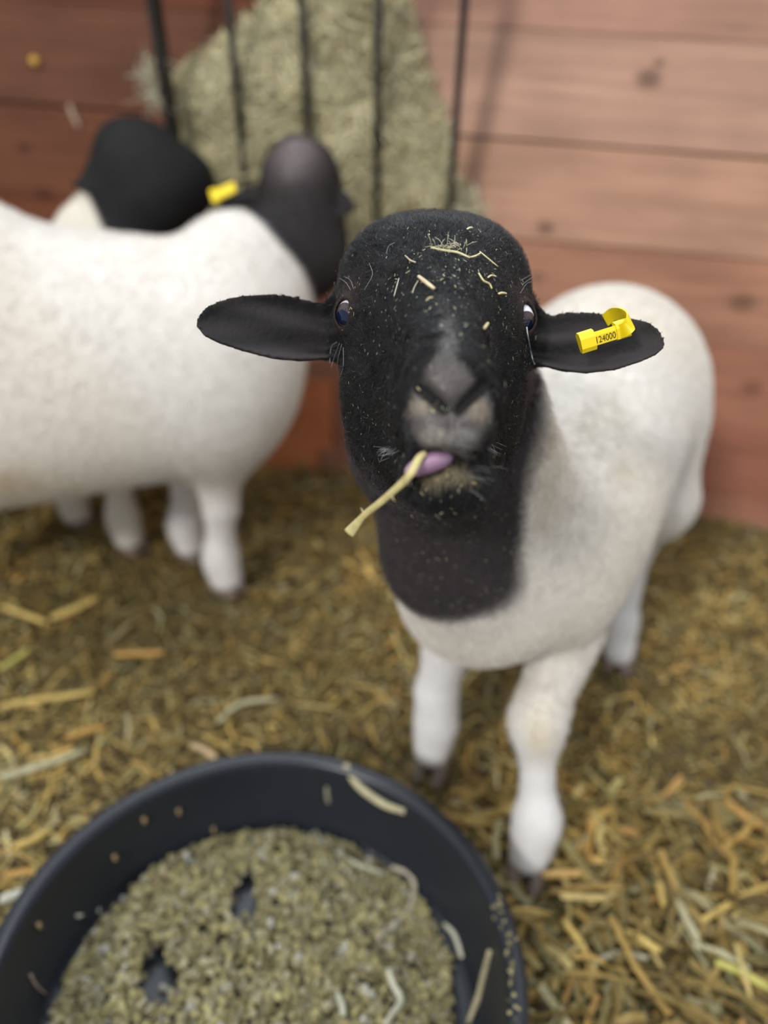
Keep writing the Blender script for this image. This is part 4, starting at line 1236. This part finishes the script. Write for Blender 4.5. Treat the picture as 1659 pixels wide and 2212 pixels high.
# ---- hay: lumpy core plus strands
def hay_core():
    nu, nv = 60, 60; Vh = []
    for i in range(nu):
        z = 0.62+(1.24-0.62)*i/(nu-1)
        # left and right limits of the heap at this height
        lo = np.interp(z, [0.62, 0.80, 0.92, 0.955, 1.00, 1.06, 1.11, 1.30], [-0.26, -0.23, -0.205, -0.175, -0.10, -0.01, 0.045, 0.16])
        hi = np.interp(z, [0.62, 0.68, 0.73, 0.78, 0.90, 1.0, 1.10, 1.30], [0.46, 0.475, 0.46, 0.42, 0.375, 0.325, 0.285, 0.20])
        for j in range(nv):
            a = j/(nv-1); x = lo+(hi-lo)*a
            bulge = max(0.0, 1-(2*a-1)**2)**0.45
            front = 0.030+(z-0.60)*0.185
            off = 0.004+bulge*(front*0.80+0.010*float(noise(np.array([[x, z, 0.0]]), 45, 97)[0])+0.006*float(noise(np.array([[x, z, 0.0]]), 110, 98)[0]))
            Vh.append(W(x, off, z))
    Vh = np.array(Vh); k = np.arange(nu*nv).reshape(nu, nv)
    Qh = np.stack([k[:-1, :-1], k[:-1, 1:], k[1:, 1:], k[1:, :-1]], -1).reshape(-1, 4)
    return Vh, Qh
VH, QH = hay_core(); NH = vert_normals(VH, QH)
if (NH@WN).mean() < 0: NH = -NH
hay = empty('hay', W(0.12, 0.05, 0.62)); tag(hay, 'heap of pale green hay stuffed behind the rack bars', 'hay', kind='stuff')
me = mesh_np('hay_core', VH, quads=QH); set_col(me, np.tile([0.30, 0.265, 0.14], (len(VH), 1)))
o = obj('hay_core', me, M_STRAW); adopt(o, hay); o['kind'] = 'stuff'
n = 42000
p, k = sample_quads(VH, QH, n); nn = NH[k]
p = p+nn*(0.014*rng.random(n)-0.002)[:, None]
d = rng.normal(size=(n, 3)); d -= nn*(d*nn).sum(1, keepdims=True)*0.72
up = nn+rng.normal(size=(n, 3))*0.5
hp_ = np.array([[0.50, 0.455, 0.265], [0.57, 0.52, 0.33], [0.40, 0.37, 0.20], [0.64, 0.59, 0.40], [0.50, 0.38, 0.22], [0.27, 0.245, 0.13]])
c = hp_[rng.choice(6, n, p=[.3, .22, .2, .12, .06, .1])]*(0.75+0.5*rng.random((n, 1)))
c *= np.array([1.20, 1.16, 1.12])*(1+0.15*noise(p, 22, 95))[:, None]
me = strips('hay_strands', p, d, up, 0.012+0.055*rng.random(n)**2, 0.0014+0.0028*rng.random(n), np.clip(c, 0, .8), M_STRAW)
o = obj('hay_strands', me); adopt(o, hay); o['kind'] = 'stuff'
n = 2600
p, k = sample_quads(VH, QH, n); nn = NH[k]; p = p+nn*(0.006+0.014*rng.random(n))[:, None]
d = rng.normal(size=(n, 3)); d -= nn*(d*nn).sum(1, keepdims=True)*0.9
me = strips('hay_stems', p, d, nn+rng.normal(size=(n, 3))*0.4, 0.04+0.06*rng.random(n), 0.0018+0.0022*rng.random(n), np.array([[0.66, 0.60, 0.38]])*(0.55+0.6*rng.random((n, 1))), M_STRAW)
o = obj('hay_stems', me); adopt(o, hay); o['kind'] = 'stuff'
# wisps poking out at the left and the lower right
n = 260
wz = rng.uniform(0, 1, n)
lp_ = np.where(rng.random(n)[:, None] < 0.45, np.array([W(-0.215, 0.10, 0.935)]), np.array([W(0.465, 0.06, 0.72)]))+rng.normal(size=(n, 3))*np.array([0.018, 0.02, 0.022])
me = strips('hay_wisps', lp_, np.array([0.6, 0, -0.6])+rng.normal(size=(n, 3))*0.6, rng.normal(size=(n, 3)), 0.03+0.04*rng.random(n), 0.0015+0.002*rng.random(n), np.tile([0.50, 0.47, 0.33], (n, 1))*(0.8+0.4*rng.random((n, 1))), M_STRAW)
o = obj('hay_wisps', me); adopt(o, hay); o['kind'] = 'stuff'
# pale straws caught on the boards left of the rack
for pxs, w, c, lab in (([(315, 178), (335, 205), (362, 240)], 0.012, (0.55, 0.48, 0.40), 'pale straw sticking out left of the hay rack'),
                       ([(150, 225), (160, 250), (172, 275)], 0.012, (0.42, 0.30, 0.22), 'pale straw caught on the boards above the black head'),
                       ([(68, 124), (75, 130), (82, 136)], 0.020, (0.62, 0.36, 0.05), 'small yellow flake stuck on the boards at upper left')):
    def pl_wall(q_, lift):
        x, z = wall_xz(q_[0], q_[1], 0.004); return W(x, 0.006, z)
    stalk('straw', pxs, w, c, lab, 'straw', 'straws caught on the wall', pl_wall)

# ================================================================== straw on the head
def pl_head(q_, lift):
    p_, n_ = on_head(q_[0], q_[1], lift)
    return p_ if p_ is not None else P(q_[0], q_[1], d=0.64)
G_HD = 'bits of straw on the black head'
HY = (0.66, 0.58, 0.30)
for pxs, w, c, lab in (
    ([(931, 546), (960, 552), (985, 556), (1008, 566)], 0.0026, (0.66, 0.60, 0.32), 'thick pale straw lying across the black forehead'),
    ([(1006, 566), (1020, 562), (1032, 555)], 0.0020, HY, 'short straw branching up from the forehead straw'),
    ([(1029, 552), (1046, 566), (1067, 583)], 0.0017, HY, 'straight straw at the right of the forehead'),
    ([(908, 606), (922, 619), (940, 635)], 0.0042, (0.58, 0.48, 0.30), 'broad tan straw piece in the middle of the forehead'),
    ([(1026, 598), (1036, 614), (1048, 620), (1053, 630)], 0.0022, (0.60, 0.55, 0.25), 'curved straw above the right eye side'),
    ([(869, 609), (865, 626), (860, 646)], 0.0010, (0.6, 0.58, 0.46), 'very thin pale straw left of the tan piece'),
    ([(908, 616), (901, 630), (898, 642)], 0.0009, (0.55, 0.5, 0.36), 'thin curved thread of straw below the tan piece'),
    ([(1043, 702), (1039, 709), (1035, 717)], 0.0032, (0.56, 0.50, 0.24), 'stubby straw bit on the face right of the nose bridge'),
    ([(1067, 640), (1075, 638), (1084, 639)], 0.0028, HY, 'stubby straw bit near the right brow'),
    ([(925, 661), (931, 655), (938, 654)], 0.0024, (0.35, 0.31, 0.16), 'dull straw bit at the top of the nose bridge'),
    ([(880, 561), (891, 572), (902, 577)], 0.0018, (0.42, 0.37, 0.22), 'dull straw bit left of the forehead straw'),
    ([(1004, 505), (1010, 502), (1016, 502)], 0.0024, (0.62, 0.56, 0.36), 'pale straw bit on the crown of the head'),
    ([(1045, 607), (1053, 602), (1063, 604)], 0.0020, HY, 'small forked straw bit above the curved straw')):
    stalk('straw_bit', pxs, w, c, lab, 'straw', G_HD, pl_head, lift=0.0040, flat=0.55)
# frayed fibres of the forehead clump
fb = []
for i in range(34):
    x0_ = 932+70*random.random(); y0_ = 552+10*random.random()-8
    a_, n_ = on_head(x0_, y0_, 0.006)
    if a_ is None: continue
    d_ = unit(CAM_R*random.gauss(0, 1)+CAM_U*random.gauss(0.1, .5)+n_*abs(random.gauss(0, .2)))
    L_ = 0.004+0.005*random.random()
    fb.append(tube([a_, a_+d_*L_*0.5+n_*0.001, a_+d_*L_], [.00022, .00018, .00009], sides=4))
o = centred('straw_fibres', join(fb), M_STRAW, (0.66, 0.62, 0.42)); tag(o, 'frayed pale fibres around the straw on the forehead', 'straw fibres', kind='stuff')
# flecks of chaff
fp = []; fnn = []; fl_ = []; fw_ = []; fc_ = []
cnt = 0
while cnt < 760:
    if random.random() < 0.12 and cnt < 660: cnt += 1; continue
    if cnt < 200: x_, y_ = random.gauss(985, 85), random.gauss(590, 60)
    elif cnt < 660: x_, y_ = random.uniform(730, 1140), random.uniform(500, 1090)
    else: x_, y_ = random.uniform(800, 1115), random.uniform(1080, 1310)
    cnt += 1
    a_, n_ = on_head(x_, y_, 0.0046 if cnt < 660 else 0.009)
    if a_ is None: continue
    if 870 < x_ < 1070 and 760 < y_ < 980 and random.random() < 0.8: continue
    big = random.random() if cnt < 660 else 0.75+0.25*random.random()
    fp.append(a_); fnn.append(n_); fl_.append(0.0009+0.0026*big**3); fw_.append(0.00026+0.00035*big**2)
    fc_.append(random.choice([(0.62, 0.55, 0.27), (0.50, 0.46, 0.24), (0.58, 0.56, 0.42), (0.36, 0.46, 0.24), (0.34, 0.30, 0.18), (0.28, 0.27, 0.22)]))
fp = np.array(fp); fnn = np.array(fnn); fd = rng.normal(size=fp.shape)*0.55+CAM_U; fd -= fnn*(fd*fnn).sum(1, keepdims=True)
me = strips('chaff_flecks', fp, fd, fnn, np.array(fl_), np.array(fw_), np.array(fc_)*0.9, M_STRAW, bend=0.1)
tag(obj('chaff_flecks', me), 'tiny hay flecks sprinkled over the black head and neck', 'hay flecks', kind='stuff')

# straw held in the mouth
mouth = [(920, 978, .468), (905, 990, .462), (888, 1022, .459), (862, 1050, .470), (822, 1085, .490), (788, 1112, .508), (768, 1135, .520), (754, 1152, .526)]
pts = smooth_line([P(x_, y_, d=d_) for x_, y_, d_ in mouth], 4); n_ = len(pts)
rad = [np.interp(i/(n_-1), [0, 0.2, 0.5, 0.75, 0.9, 1.0], [0.0018, 0.0024, 0.0022, 0.0022, 0.0036, 0.0042]) for i in range(n_)]
parts = [tube(pts, rad, flat=0.35, up=-CAM_F, sides=8)]
for i, (dx, dy) in ((9, (-0.2, -1)), (14, (0.6, -0.8)), (20, (-0.5, 0.9))):
    b0 = pts[i]; dd = unit(CAM_R*dx+CAM_U*dy)
    parts.append(tube([b0, b0+dd*0.003, b0+dd*0.0055], [0.0009, 0.0006, 0.0002], sides=4))
o = centred('straw', join(parts), M_STRAW, (0.62, 0.53, 0.24))
tag(o, 'long pale straw hanging from the lips of the sheep', 'straw')
